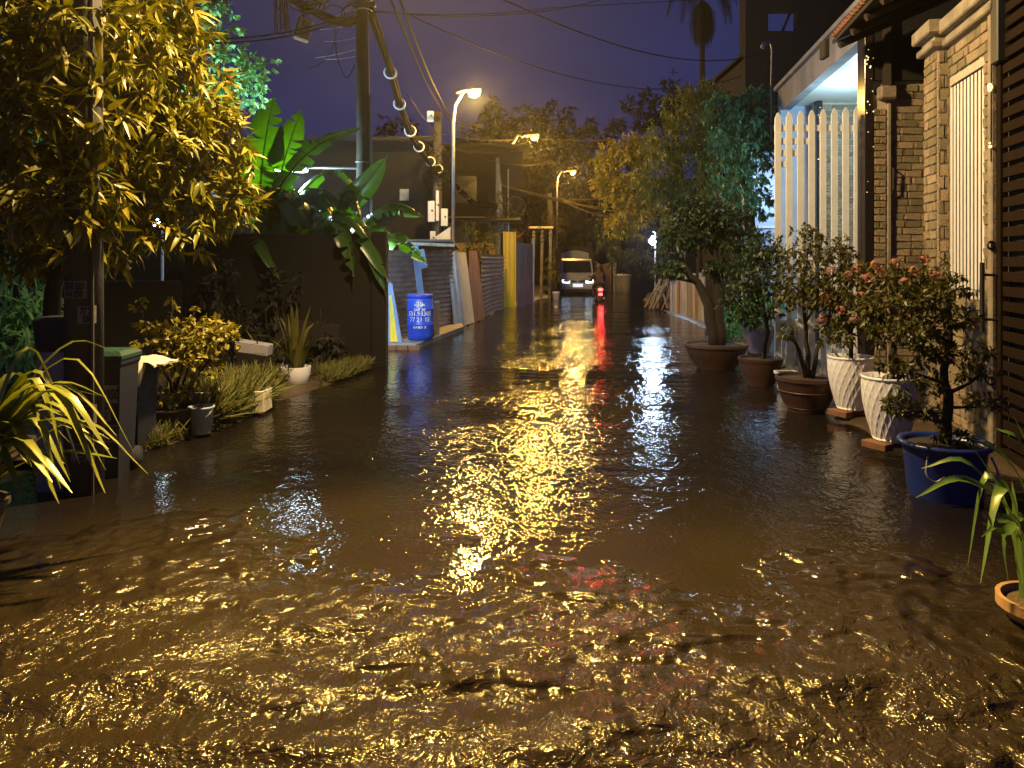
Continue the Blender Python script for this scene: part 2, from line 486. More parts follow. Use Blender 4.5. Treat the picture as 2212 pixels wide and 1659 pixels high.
M_WARME = mat('warm_glass', (0.8, 0.7, 0.6), rough=0.3, emit=(1.0, 0.66, 0.28), estr=3.0)
M_LEDE = mat('led_glass', (0.8, 0.85, 0.9), rough=0.3, emit=(0.7, 0.9, 1.0), estr=30)
M_BLUEE = mat('bulb_glass', (0.8, 0.85, 0.9), rough=0.3, emit=(0.62, 0.78, 1.0), estr=35)
M_REDE = mat('tail_glass', (0.6, 0.02, 0.02), rough=0.3, emit=(1.0, 0.035, 0.03), estr=14)
M_HEADE = mat('head_glass', (0.7, 0.8, 0.9), rough=0.2, emit=(0.55, 0.75, 1.0), estr=9)
M_PLATE = mat('plate_white_glow', (0.8, 0.8, 0.8), (0.75, 0.75, 0.75), rough=0.4, emit=(0.8, 0.9, 1.0), estr=0.9)  # faint emission painted in for light reflected by the plate
M_BULBGLINT = mat('bulb_and_glint', (0.8, 0.6, 0.3), rough=0.3, emit=(1.0, 0.68, 0.25), estr=2.2)  # serves the gate string's bulbs and the painted reflections on the columns

def water_material():
    m = bpy.data.materials.new('flood_water')
    m.use_nodes = True
    t = m.node_tree; t.nodes.clear()
    out = nn(t, 'ShaderNodeOutputMaterial')
    p = nn(t, 'ShaderNodeBsdfPrincipled', Roughness=0.06, IOR=1.34)
    geo = nn(t, 'ShaderNodeNewGeometry')
    def math_(op, a, b=None, clamp=False):
        n = nn(t, 'ShaderNodeMath', operation=op, use_clamp=clamp)
        for k, x in enumerate((a, b)):
            if x is None: continue
            if isinstance(x, (int, float)): n.inputs[k].default_value = x
            else: t.links.new(x, n.inputs[k])
        return n.outputs[0]
    def noise(scale, st, detail=2.0, rough=0.5, dist=0.0, rot=0.0):
        mpn = nn(t, 'ShaderNodeMapping'); mpn.inputs['Scale'].default_value = st; mpn.inputs['Rotation'].default_value = (0, 0, rot)
        t.links.new(geo.outputs['Position'], mpn.inputs['Vector'])
        n = nn(t, 'ShaderNodeTexNoise', Scale=scale, Detail=detail, Roughness=rough, Distortion=dist)
        t.links.new(mpn.outputs['Vector'], n.inputs['Vector'])
        return n.outputs['Fac']
    sep = nn(t, 'ShaderNodeSeparateXYZ'); t.links.new(geo.outputs['Position'], sep.inputs[0])
    X, Y = sep.outputs['X'], sep.outputs['Y']
    # fast shallow flow across the near end of the lane: broken ridges leaning up the lane
    n_edge = noise(0.8, (1, 1, 1), 4, 0.65)
    yy = math_('ADD', math_('ADD', Y, math_('MULTIPLY', X, 0.16)), math_('MULTIPLY', n_edge, -5.2))
    near = math_('MULTIPLY', math_('SUBTRACT', 1.35, yy), 0.85, True)
    # patches of ruffled and calm water further along
    band = noise(0.55, (0.28, 1.0, 1), 3, 0.55)
    ruffle = math_('MULTIPLY', math_('SUBTRACT', band, 0.38), 5.0, True)
    # wave heights in metres
    ridge = noise(2.3, (0.60, 1.4, 1), 1, 0.5, 0.3, 0.25)
    mid = noise(9.0, (1.35, 1.1, 1), 3, 0.62, 1.0, -0.2)
    fine = noise(40.0, (0.9, 1.1, 1), 3, 0.6, 0.6)
    h_near = math_('ADD', math_('ADD', math_('MULTIPLY', ridge, 0.20), math_("MULTIPLY", mid, 0.040)), math_('MULTIPLY', fine, 0.0042))
    rip = noise(6.6, (1.25, 0.9, 1), 3, 0.6, 0.7)
    rip2 = noise(19.0, (1.1, 1.0, 1), 2, 0.55, 0.4)
    swell = noise(1.4, (0.6, 1.0, 1), 2, 0.5)
    h_far = math_('ADD', math_('ADD', math_('MULTIPLY', rip, 0.0150), math_('MULTIPLY', rip2, 0.0046)), math_('MULTIPLY', swell, 0.008))
    h_far = math_('MULTIPLY', h_far, math_('ADD', math_('MULTIPLY', ruffle, 0.75), 0.32))
    h = math_('ADD', math_('MULTIPLY', h_near, near), h_far)
    t.links.new(math_('ADD', math_('MULTIPLY', near, 0.045), 0.065), p.inputs['Roughness'])
    b = nn(t, 'ShaderNodeBump', Strength=1.0, Distance=1.0)
    t.links.new(h, b.inputs['Height'])
    t.links.new(b.outputs['Normal'], p.inputs['Normal'])
    r = nn(t, 'ShaderNodeValToRGB')
    r.color_ramp.elements[0].position = 0.3; r.color_ramp.elements[0].color = (0.0085, 0.0067, 0.0058, 1)
    r.color_ramp.elements[1].position = 0.75; r.color_ramp.elements[1].color = (0.0140, 0.0110, 0.0092, 1)
    t.links.new(noise(0.8, (1, 1, 1), 4), r.inputs['Fac'])
    t.links.new(r.outputs['Color'], p.inputs['Base Color'])
    t.links.new(p.outputs['BSDF'], out.inputs['Surface'])
    return m
M_WATER = water_material()

# ------------------------------------------------------------------ the setting
tag(MB().grid(lambda a, b: (-150 + 300 * a, -20 + 270 * b, -0.45), 4, 4).build('ground', M_MUD), kind='structure')
tag(MB().grid(lambda a, b: (-60 + 120 * a, -8 + 120 * b, 0.0), 6, 6).build('flood_water', M_WATER), kind='structure')

def land(name, edge, far_x, z, material, seed=0):
    """a low bank: ragged street edge dipping under the water, level behind"""
    E = [Vector((x, y, 0)) for x, y in edge]
    Q = []
    for i in range(len(E) - 1):
        m = max(2, int((E[i + 1] - E[i]).length / 0.15))
        for k in range(m): Q.append(E[i].lerp(E[i + 1], k / m))
    Q.append(E[-1])
    sgn = 1 if far_x > 0 else -1
    cols = [(-0.12, -0.12), (0.0, -0.02), (0.12, 0.5), (0.4, 0.9), (1.0, 1.0), (None, 1.0)]
    b = MB()
    k = 0
    for p in Q:
        j = 0.10 * mnoise.noise(Vector((p.x * 2, p.y * 2.3, seed)))
        for off, f in cols:
            x = far_x if off is None else p.x + sgn * (off + j)
            zz = f if f < 0 else z * f + 0.025 * mnoise.noise(Vector((x * 3, p.y * 3, seed + 5)))
            b.V.append(Vector((x, p.y, zz)))
    n = len(cols)
    for i in range(len(Q) - 1):
        for c in range(n - 1):
            f = (i * n + c, i * n + c + 1, (i + 1) * n + c + 1, (i + 1) * n + c)
            b.F.append(f if sgn < 0 else f[::-1])
    for f in range(len(b.F)): b.F[f] = b.F[f][::-1]
    return tag(b.build(name, material, smooth=True), kind='structure')
land('verge', [(-3.25, 5.75), (-2.95, 6.3), (-2.72, 7.0), (-2.62, 8.2), (-2.35, 9.4), (-2.05, 10.4), (-2.1, 11.3)], -12, 0.05, M_MUD, 1)
land('yard_ground', [(-2.2, 11.36), (-2.4, 12.5), (-2.6, 13.3)], -14, 0.05, M_MUD, 2)
land('mud_bank', [(3.75, 5.35), (3.35, 6.0), (3.2, 6.8), (3.28, 7.6), (3.55, 8.6), (3.75, 9.6), (3.9, 10.8)], 12, 0.07, M_MUD, 3)
land('lane_side', [(3.95, 11.0), (4.2, 13), (4.35, 16), (4.6, 19), (4.75, 24), (5.3, 30), (6.6, 36)], 30, 0.05, M_MUD, 4)
land('house_ground', [(-1.35, 18.6), (-0.75, 21), (-0.1, 25), (0.7, 29), (2.0, 33), (3.2, 39), (4.6, 46)], -30, 0.05, M_MUD, 5)
# raised concrete strip the drum stands on
pv = MB().prism([(-3.9, 13.3), (-2.9, 13.25), (-1.72, 13.25), (-1.1, 16.9), (-1.3, 18.4), (-3.9, 18.4)], -0.3, 0.09).build('pavement', M_CONC)
tag(pv, kind='structure')
for i in range(5):
    MB().bbox((-2.6 + 0.215 * i, 13.20, 0.035 + 0.004 * (i % 2)), (0.20, 0.09, 0.085), 0.006, rot=0.02 * (i % 3 - 1)).build('edging_brick', M_BRK, pv)

# ------------------------------------------------------------------ brick cladding
BR = []
for k in range(5):
    b = MB().bbox((0, 0, 0), (1, 1, 1), 0.09)
    rr = random.Random(k)
    for v in b.V:
        if v.y < 0: v.y += rr.uniform(-0.18, 0.22)
        v.x += rr.uniform(-.012, .012); v.z += rr.uniform(-.03, .03)
    BR.append(b.mesh('brick'))
def clad(parent, p0, ud, nrm, w, z0, z1, bw, bh, joint, material, holes=(), depth=0.035, mixed=False):
    """running-bond bricks on a wall face; p0 = foot of the face, ud = along it, nrm = outward"""
    ud = Vector(ud).normalized(); nrm = Vector(nrm).normalized()
    yv = -nrm
    R = Matrix((ud, yv, Vector((0, 0, 1)))).transposed()
    rows = int((z1 - z0) / bh)
    hh = (z1 - z0) / rows
    n = 0
    for r in range(rows):
        za, zb = z0 + r * hh, z0 + (r + 1) * hh
        x = -(bw * 0.5 if r % 2 else 0) - (random.uniform(0, bw * .3) if mixed else 0)
        while x < w - 1e-4:
            L = bw * (random.choice((0.6, 1, 1, 1.35)) if mixed else 1)
            a, c = max(x, 0), min(x + L, w)
            x += L
            segs = [(a, c)]
            for (h0, h1, q0, q1) in holes:
                if zb > q0 + 0.01 and za < q1 - 0.01:
                    ns = []
                    for (s, e) in segs:
                        if e <= h0 or s >= h1: ns.append((s, e)); continue
                        if s < h0: ns.append((s, h0))
                        if e > h1: ns.append((h1, e))
                    segs = ns
            for (s, e) in segs:
                if e - s < 0.03: continue
                o = bpy.data.objects.new('brick', random.choice(BR)); COL.objects.link(o)
                if not o.data.materials: o.data.materials.append(material)
                o.parent = parent
                o.material_slots[0].link = 'OBJECT'; o.material_slots[0].material = material
                ctr = Vector(p0) + ud * (s + e) / 2 + nrm * (depth * 0.5 - 0.012 + random.uniform(-.004, .004)) + Vector((0, 0, (za + zb) / 2))
                M4 = R.to_4x4() @ Matrix.Diagonal((e - s - joint, depth, hh - joint, 1))
                M4.translation = ctr - ORIG[parent.name]
                o.matrix_local = M4
                n += 1
    return n

# ------------------------------------------------------------------ near right house: clad wall, pier, steel gate
WA = Vector((3.93, 5.99, 0)); WB = Vector((4.163, 7.05, 0))
wd = (WB - WA).normalized(); wn = Vector((-wd.y, wd.x, 0)); WL = (WB - WA).length
ang_w = math.atan2(wd.y, wd.x)
def wp(s, off, z): return WA + wd * s + wn * off + Vector((0, 0, z))
def wbox(b, s0, s1, o0, o1, z0, z1, cham=0.0):
    c = wp((s0 + s1) / 2, (o0 + o1) / 2, (z0 + z1) / 2)
    d = (s1 - s0, o1 - o0, z1 - z0)
    return b.bbox(c, d, cham, ang_w) if cham else b.box(c, d, ang_w)
lw = thing('boundary_wall', 'brick-clad boundary wall with white vertical louvre and moulded cap', 'wall', WA)
s_l0, s_l1, z_l0, z_l1 = 0.235, 1.055, 1.25, 3.25
b = MB()
wbox(b, 0, s_l0, -0.25, 0, -0.3, 3.62); wbox(b, s_l1, WL, -0.25, 0, -0.3, 3.62)
wbox(b, s_l0, s_l1, -0.25, 0, -0.3, z_l0); wbox(b, s_l0, s_l1, -0.25, 0, z_l1, 3.62)
b.build('wall_core', M_MORTAR, lw)
wbox(MB(), s_l0, s_l1, -0.2, -0.12, z_l0, z_l1).build('louvre_back', M_BLACK, lw)
clad(lw, wp(0.10, 0, 0), wd, wn, WL - 0.10, 0.0, 3.6, 0.20, 0.088, 0.010, M_BRICK, holes=[(s_l0 - .10, s_l1 - .10, z_l0, z_l1)], mixed=True)
nl = 10
for i in range(nl):
    s = s_l0 + (i + 0.5) * (s_l1 - s_l0) / nl
    b = MB().bbox(wp(s, 0.0, (z_l0 + z_l1) / 2 - 0.01), (0.044, 0.010, z_l1 - z_l0 - 0.03), 0.003, ang_w)
    b.build('louvre_blade', M_WPAINT, lw)
b = MB(); wbox(b, 0, 0.085, 0, 0.045, 0.0, 3.61, 0.01); b.build('corner_trim', M_CAP, lw)
b = MB(); wbox(b, -0.03, WL, -0.27, 0.075, 3.62, 3.69, 0.012); b.build('lower_moulding', M_CAP, lw)
b = MB(); wbox(b, -0.03, WL, -0.25, 0.04, 3.69, 3.74); b.build('cap_neck', M_CAP, lw)
b = MB(); wbox(b, -0.03, WL, -0.3, 0.11, 3.74, 3.87, 0.012); b.build('cap', M_CAP, lw)
# pier
pr = thing('gate_pier', 'brick-clad pier with stepped cap at the end of the louvre wall', 'pier', WB)
wbox(MB(), WL + .002, WL + 0.34, -0.28, 0.10, -0.3, 3.62).build('pier_core', M_MORTAR, pr)
clad(pr, wp(WL + 0.0, 0.10, 0), wd, wn, 0.34, 0.0, 3.6, 0.20, 0.088, 0.010, M_BRICK, mixed=True)
clad(pr, wp(WL, 0.10, 0), -wn, -wd, 0.10, 0.0, 3.6, 0.11, 0.12, 0.010, M_BRICK)
b = MB(); wbox(b, WL - .05, WL + 0.39, -0.3, 0.175, 3.622, 3.69, 0.012); b.build('lower_moulding', M_CAP, pr)
b = MB(); wbox(b, WL - .02, WL + 0.36, -0.28, 0.13, 3.69, 3.755); b.build('cap_neck', M_CAP, pr)
b = MB(); wbox(b, WL - .08, WL + 0.42, -0.32, 0.21, 3.755, 3.885, 0.014); b.build('cap', M_CAP, pr)
# dark house front standing behind the wall
hb = thing('near_house', 'dark unlit house front above the louvre wall', 'house', (6.5, 7.5, 0))
MB().box((7.1, 7.2, 3.2), (2.0, 4.4, 7.0)).build('wall', M_TIMBER, hb)
for k, (y0, z0) in enumerate(((6.1, 4.6), (7.6, 4.6))):
    w = MB().box((6.085, y0, z0 + .6), (0.05, 0.9, 1.2)).build('window', M_GLASS, hb)
    MB().box((6.06, y0, z0 + .6), (0.04, 0.05, 1.2)).build('mullion', M_TIMBER, w)
# brown steel gate with horizontal slats, closing the drive toward the viewer
gt = thing('steel_gate', 'brown steel gate with horizontal slats and a long black pull handle', 'gate', (3.9, 5.9, 0))
gd = -wd
def gp(s, off, z): return WA + Vector((0.01, -0.02, 0)) + gd * s + wn * off + Vector((0, 0, z))
ag = math.atan2(gd.y, gd.x)
for s in (0.035, 1.15):
    MB().bbox(gp(s, 0.0, 1.86), (0.07, 0.06, 3.76), 0.006, ag).build('stile', M_GATE, gt)
MB().bbox(gp(0.59, 0.0, 3.70), (1.18, 0.065, 0.08), 0.006, ag).build('top_rail', M_GATE, gt)
MB().bbox(gp(0.59, 0.0, 0.06), (1.18, 0.065, 0.08), 0.006, ag).build('bottom_rail', M_GATE, gt)
sl = MB().bbox((0, 0, 0), (1.06, 0.022, 0.078), 0.004, ag).mesh('slat')
sl.materials.append(M_GATE)
z = 0.17
while z < 3.62:
    o = bpy.data.objects.new('slat', sl); COL.objects.link(o); o.parent = gt
    o.location = gp(0.59, 0.0, z) - ORIG[gt.name]
    z += 0.118
MB().box(gp(0.59, -0.05, 1.88), (1.1, 0.01, 3.6), ag).build('dark_gap_sheet', M_BLACK, gt)  # added black sheet, puts the dark of the slat gaps into colour
hd = MB().tube([gp(0.02, 0.14, 1.02), gp(0.02, 0.14, 1.58)], 0.018, 10).build('handle', M_BLACK, gt)
for z in (1.12, 1.48): MB().tube([gp(0.02, 0.0, z), gp(0.02, 0.15, z)], 0.011, 8).build('handle_stem', M_BLACK, hd)
for z in (0.62, 1.72): MB().torus(gp(-0.02, 0.06, z), 0.03, 0.010, ax=(0, 1, 0), n=12).build('hasp_ring', M_BLACK, gt)
MB().bbox(gp(0.05, 0.0, 3.45), (0.13, 0.14, 0.55), 0.01, ag).build('hinge_box', M_BLACK, gt)
fl = thing('rope_light', 'string of small warm bulbs hung down the gate edge', 'string light', gp(-0.03, 0.08, 2.0))
for i, (z, r) in enumerate(((3.02, .016), (3.0, .02), (2.98, .014), (2.52, .013), (2.55, .008))):
    MB().lathe([(r * math.sin(PI * k / 6) + 1e-4, -r * math.cos(PI * k / 6)) for k in range(7)], gp(-0.02 + .01 * (i % 2), 0.07, z), 8).build('bulb', M_BULBGLINT, fl, smooth=True)
MB().tube([gp(-0.02, 0.06, 3.6), gp(-0.022, 0.062, 2.4)], 0.003, 5).build('wire', M_CABLE, fl)

# tiled lean-to over the entrance beside it
rf = thing('tiled_eave', 'clay-tiled lean-to eave over the entrance, dark underneath', 'roof', (4.4, 8.0, 4.2))
ex0, ex1 = Vector((3.50, 6.95, 4.22)), Vector((3.80, 8.78, 4.22))
ed = (ex1 - ex0).normalized(); up = Vector((ed.y, -ed.x, 0)) * 1.0 + Vector((0, 0, 0.42))
EL = (ex1 - ex0).length
q = [ex0, ex1, ex1 + up * 2.6, ex0 + up * 2.6]
lo_ = Vector((0, 0, -0.06))
MB().add([p + lo_ for p in q] + [p - Vector((0, 0, .015)) for p in q], [(0, 1, 2, 3), (7, 6, 5, 4), (0, 4, 5, 1), (1, 5, 6, 2), (2, 6, 7, 3), (3, 7, 4, 0)]).build('soffit', M_TIMBER, rf)
nt_ = 17
for i in range(nt_):
    c0 = ex0 + ed * (EL * (i + .5) / nt_)
    r = EL / nt_ / 2
    for row in range(5):
        st = c0 + up * (row * 0.5 - 0.03)
        en = c0 + up * (row * 0.5 + 0.52)
        b = MB(); lift = Vector((0, 0, 0.012 + 0.012 * (row % 2)))
        n = 6
        for p, k in ((st, 1.0), (en, 0.9)):
            for j in range(n + 1):
                a = PI * j / n
                b.V.append(p + ed * (-math.cos(a) * r * k) + Vector((0, 0, math.sin(a) * r * 0.9 * k)) + lift)
        for p, k in ((st, .8), (en, .7)):
            for j in range(n + 1):
                a = PI * j / n
                b.V.append(p + ed * (-math.cos(a) * r * k) + Vector((0, 0, math.sin(a) * r * 0.9 * k - .004)) + lift)
        m = n + 1
        for j in range(n):
            b.F += [(j, j + 1, m + j + 1, m + j), (2 * m + j + 1, 2 * m + j, 3 * m + j, 3 * m + j + 1), (j + 1, j, 2 * m + j, 2 * m + j + 1)]
        b.build('tile', M_TILE, rf, smooth=True)
for k in range(4):
    a = ex0 + ed * (0.25 + 0.5 * k) + Vector((0, 0, -0.12))
    MB().tube([a + up * 0.05, a + up * 2.5], 0.05, 6).build('rafter', M_TIMBER, rf)
MB().bbox((3.74, 8.86, 4.12), (0.06, 0.16, 0.22), .01).build('bracket', M_TIMBER, rf)
MB().tube([(4.55, 8.95, 3.7), (4.55, 8.95, 4.6)], 0.07, 6).build('post', M_TIMBER, rf)

# ------------------------------------------------------------------ lit house with porch
ph = thing('porch_house', 'brick-clad house with a flat concrete porch lit cold white inside', 'house', (5.2, 11.5, 0))
def slab(name, p, q, w, z0, z1, material, parent, inset=0.0):
    p, q = Vector(p), Vector(q)
    d = (q - p).normalized(); n = Vector((d.y, -d.x, 0))
    c = [p, q, q + n * w, p + n * w]
    V = [Vector((v.x, v.y, z0)) for v in c] + [Vector((v.x, v.y, z1)) for v in c]
    return MB().add(V, [(3, 2, 1, 0), (4, 5, 6, 7), (0, 1, 5, 4), (1, 2, 6, 5), (2, 3, 7, 6), (3, 0, 4, 7)]).build(name, material, parent)
slab('fascia', (4.36, 9.09, 0), (5.03, 14.0, 0), 0.16, 4.38, 4.80, M_PLASTER, ph)
slab('parapet_cap', (4.28, 9.02, 0), (4.97, 14.07, 0), 0.4, 4.80, 4.87, M_PLASTER, ph)
slab('porch_ceiling', (4.525, 9.09, 0), (5.19, 14.0, 0), 2.6, 4.45, 4.6, M_WPAINT, ph)
slab('porch_floor', (4.34, 9.35, 0), (5.0, 13.9, 0), 3.0, -0.3, 0.10, M_CONC, ph)
# inner cross wall with bricks
MB().box((6.05, 13.52, 2.2), (1.06, 0.2, 4.9)).build('inner_wall', M_MORTAR, ph)
clad(ph, (5.54, 13.42, 0), (1, 0, 0), (0, -1, 0), 0.95, 0.1, 4.42, 0.245, 0.105, 0.014, M_PBRICK)
MB().box((5.28, 13.75, 2.2), (0.62, 0.1, 4.5)).build('glazed_door', M_BLUEWALL, ph)
MB().box((5.28, 13.67, 1.35), (0.62, 0.06, 0.08)).build('door_rail', M_STEEL, ph)
cl = MB().bbox((5.50, 13.30, 2.2), (0.10, 0.18, 4.5), .01).build('rear_column', M_GRANITE, ph)
# house front along the porch with white bars
MB().box((6.75, 11.3, 2.25), (0.12, 4.2, 4.4)).build('front_wall', M_WPAINT, ph)
for k in range(22):
    MB().box((6.42, 11.65 + 0.075 * k, 3.62), (0.022, 0.022, 1.35)).build('window_bar', M_WPAINT, ph)
for z in (2.97, 3.55, 4.26):
    MB().box((6.42, 12.45, z), (0.035, 1.75, 0.035)).build('window_rail', M_WPAINT, ph)
for k in range(9):
    MB().box((6.40, 11.55 + 0.2 * k, 1.5), (0.03, 0.055, 2.8)).build('door_bar', M_WPAINT, ph)
MB().box((6.40, 12.4, 2.9), (0.06, 1.9, 0.1)).build('door_head', M_PLASTER, ph)
lm = MB().lathe([(.11, -.02), (.12, 0), (.12, .03), (.06, .05)], (5.55, 11.6, 4.385), 20).build('ceiling_lamp', M_LEDE, ph, smooth=True)
lamp_light('porch_light', (5.55, 11.6, 3.95), 110, (.50, .86, 1.0), 0.12, ph)
# clad column, granite column and brick return beside the entrance
fc = thing('entrance_column', 'brick-clad entrance wall with a black polished column at its end', 'wall', (4.6, 9.0, 0))
MB().box((4.95, 9.13, 1.9), (1.16, 0.2, 3.76)).build('wall_core', M_MORTAR, fc)
clad(fc, (4.60, 9.03, 0), (1, 0, 0), (0, -1, 0), 0.62, 0.0, 3.74, 0.21, 0.086, 0.010, M_BRICK, mixed=True)
clad(fc, (4.385, 8.985, 0), (1, 0, 0), (0, -1, 0), 0.15, 0.0, 3.44, 0.15, 0.086, 0.012, M_BRICK)
MB().box((4.465, 9.045, 1.8), (0.165, 0.1, 3.6)).build('column_core', M_MORTAR, fc)
MB().bbox((4.57, 8.99, 1.75), (0.045, 0.07, 3.5), .008).build('joint_strip', M_CAP, fc)
MB().box((5.25, 9.12, 4.6), (1.7, 0.3, 1.64)).build('lintel', M_DKROOF, fc)
MB().bbox((4.325, 9.06, 2.3), (0.105, 0.2, 4.7), .006).build('granite_column', M_GRANITE, fc)
MB().bbox((4.53, 9.0, 3.62), (0.2, 0.24, 0.16), .02).build('corbel', M_CAP, fc)
sb = MB().tube([(4.605, 8.97, 2.72), (4.605, 8.93, 2.70), (4.60, 8.93, 2.45), (4.605, 8.97, 2.40)], .012, 6).build('hook', M_BLACK, fc)
fy = thing('column_glints', 'warm glowing dots standing for reflections on the black entrance column', 'string light', (4.32, 8.95, 3.4))
bb = MB()
for k in range(20):
    zz = random.uniform(2.4, 4.3) if k > 8 else random.choice((4.05, 3.95, 3.5, 3.4)) + random.uniform(-.03, .03)
    x = random.uniform(4.28, 4.372); r = random.uniform(.003, .006) if k > 8 else .009
    bb.lathe([(r * math.sin(PI * j / 4) + 1e-4, -r * math.cos(PI * j / 4)) for j in range(5)], (x, 8.95, zz), 6)
tag(bb.build('glow_dots', M_BULBGLINT, fy), kind='stuff')  # glowing beads painted in for reflections on the polished column
fy2 = thing('column_glints', 'warm glowing dots standing for reflections on the black column deep inside the porch', 'string light', (5.48, 13.2, 3.4))
bb = MB()
for k in range(16):
    r = random.uniform(.005, .009)
    bb.lathe([(r * math.sin(PI * j / 4) + 1e-4, -r * math.cos(PI * j / 4)) for j in range(5)], (random.uniform(5.455, 5.545), 13.2, random.uniform(3.3, 4.36)), 6)
tag(bb.build('glow_dots', M_BULBGLINT, fy2), kind='stuff')  # these beads too only imitate reflections in the granite

# picket gate leaf swung out into the lane
pg = thing('picket_gate', 'tall cream picket gate leaf swung open beside the brick entrance', 'gate', (4.1, 10.0, 0))
for k in range(8):
    x = 3.592 + 0.1526 * k; w = 0.08; zt = 3.59 + 0.012 * k
    b = MB()
    for y in (9.985, 10.015):
        b.V += [Vector(v) for v in ((x - w / 2, y, 0.04), (x + w / 2, y, 0.04), (x + w / 2, y, zt - .075), (x + w * .12, y, zt), (x - w * .12, y, zt), (x - w / 2, y, zt - .075))]
    b.F += [(0, 1, 2, 3, 4, 5), (11, 10, 9, 8, 7, 6)] + [(i, i + 6, (i + 1) % 6 + 6, (i + 1) % 6) for i in range(6)]
    b.build('picket', M_CREAM, pg)
for z, n in ((3.39, 7), (3.21, 3), (3.05, 2), (2.90, 1)):
    x0 = 3.56; x1 = 3.592 + 0.1526 * n + (0.06 if n == 7 else .03)
    MB().box(((x0 + x1) / 2, 10.035, z), (x1 - x0, 0.03, 0.085)).build('rail', M_CREAM, pg)
for z in (0.75, 0.22):
    MB().box((4.12, 10.037, z), (1.16, 0.03, 0.09)).build('rail', M_CREAM, pg)
for k in range(3):
    MB().box((3.70 + 0.09 * k, 10.04, 0.48), (0.082, 0.02, 0.62)).build('panel_board', M_CREAM, pg)

# gooseneck tap lamp standing on the porch roof
gl = thing('gooseneck_pipe', 'thin galvanised gooseneck pipe rising above the porch roof', 'pipe', (5.06, 14.2, 4.6))
p0 = at(1666, 192, 14.3); p1 = at(1668, 110, 14.3)
MB().tube([Vector((p0.x, p0.y, 3.9)), p0, p1, at(1666, 96, 14.3), at(1660, 89, 14.3), at(1653, 92, 14.3), at(1650, 101, 14.3)], 0.022, 8).build('pipe', M_STEEL, gl, smooth=True)
MB().tube([at(1658, 91, 14.3), at(1649, 97, 14.3), at(1646, 104, 14.3)], [.03, .05, .035], 8).build('head', M_STEEL, gl, smooth=True)

# pale blue house further along, with its own wall light
bh = thing('blue_house', 'pale blue house wall lit cold white behind the potted trees', 'house', (7.5, 18.5, 0))
MB().box((8.0, 18.6, 2.1), (4.4, 0.25, 4.4)).build('wall', M_BLUEWALL, bh)
for z in (1.0, 2.42): MB().box((7.0, 18.46, z), (2.2, 0.04, 0.05)).build('ledge', M_WPAINT, bh)
MB().box((6.9, 18.44, 1.2), (0.9, 0.06, 2.1)).build('door', M_WPAINT, bh)
MB().box((5.9, 15.2, 2.1), (0.18, 1.9, 4.6)).build('side_wall', M_TIMBER, bh)
MB().lathe([(.03, -.05), (.08, 0), (.08, .05), (.03, .1)], (6.6, 17.6, 3.35), 12).build('wall_lamp', M_BLUEE, bh, smooth=True)
MB().tube([(6.6, 17.6, 3.42), (6.6, 18.5, 3.6)], .012, 6).build('lamp_arm', M_STEEL, bh)
lamp_light('wall_light', (6.5, 17.45, 3.2), 110, (0.55, 0.74, 1.0), 0.1, bh)

# unfinished tower block behind
tb = thing('unfinished_block', 'tall dark concrete block with an empty window opening to the sky', 'building', (11, 26, 0))
zt = 16.0
x0, x1, y0, y1 = 8.2, 17, 26.0, 33
ox0, ox1, oz0, oz1 = 9.0, 10.0, 9.65, 10.35
def tbox(a, b_, c, d, e, f, m=M_FARWALL, nme='wall'):
    return MB().box(((a + b_) / 2, (c + d) / 2, (e + f) / 2), (b_ - a, d - c, f - e)).build(nme, m, tb)
tbox(x0, ox0, y0, y0 + .3, 0, zt); tbox(ox1, x1, y0, y0 + .3, 0, zt)
tbox(ox0, ox1, y0, y0 + .3, 0, oz0); tbox(ox0, ox1, y0, y0 + .3, oz1, zt)
tbox(x0, x0 + .3, y0 + .301, y1, 0, 9.0); tbox(x0, x0 + .45, y0 + .302, y0 + .7, 9.001, zt, nme='column')
tbox(x0, x1, y0 + .303, y1, 8.7, 8.9, nme='floor_slab')
MB().tube([(9.45, 26.2, 9.4), (9.9, 26.2, 10.5)], 0.05, 6).build('prop', M_TIMBER, tb)

# scrap fence along the right side further on
sf = thing('scrap_fence', 'low fence of weathered upright boards beside the potted trees', 'fence', (4.9, 20.5, 0))
for k in range(13):
    y = 18.8 + 0.31 * k
    x = 4.86 + 0.006 * (k % 3)
    hgt = 1.18 + 0.12 * math.sin(k * 2.3)
    m = (M_WOODP, M_WOODP, M_TINB, M_WOODP, M_STRAW)[k % 5] if k not in (2, 9) else M_TINR
    MB().box((x, y, hgt / 2 - .1), (0.03, 0.27, hgt + .2), Matrix.Rotation(0.04 * math.sin(k * 1.7), 3, 'X')).build('board', m, sf)
MB().box((4.90, 20.7, 0.75), (0.04, 4.1, 0.07)).build('rail', M_WOODP, sf)
ht = thing('frond_heap', 'heap of dry palm fronds leaning against the board fence', 'debris', (4.7, 23.8, 0))
bb = MB()
for k in range(60):
    a = Vector((random.uniform(4.35, 5.2), random.uniform(23.2, 24.6), random.uniform(0, .1)))
    e = Vector((4.9 + random.uniform(-.2, .3), 23.9 + random.uniform(-.3, .3), random.uniform(.5, 1.35)))
    bb.tube([a, a.lerp(e, .5) + Vector((0, 0, .05)), e], [.03, .022, .008], 4)
tag(bb.build('fronds', M_STRAW, ht), kind='stuff')

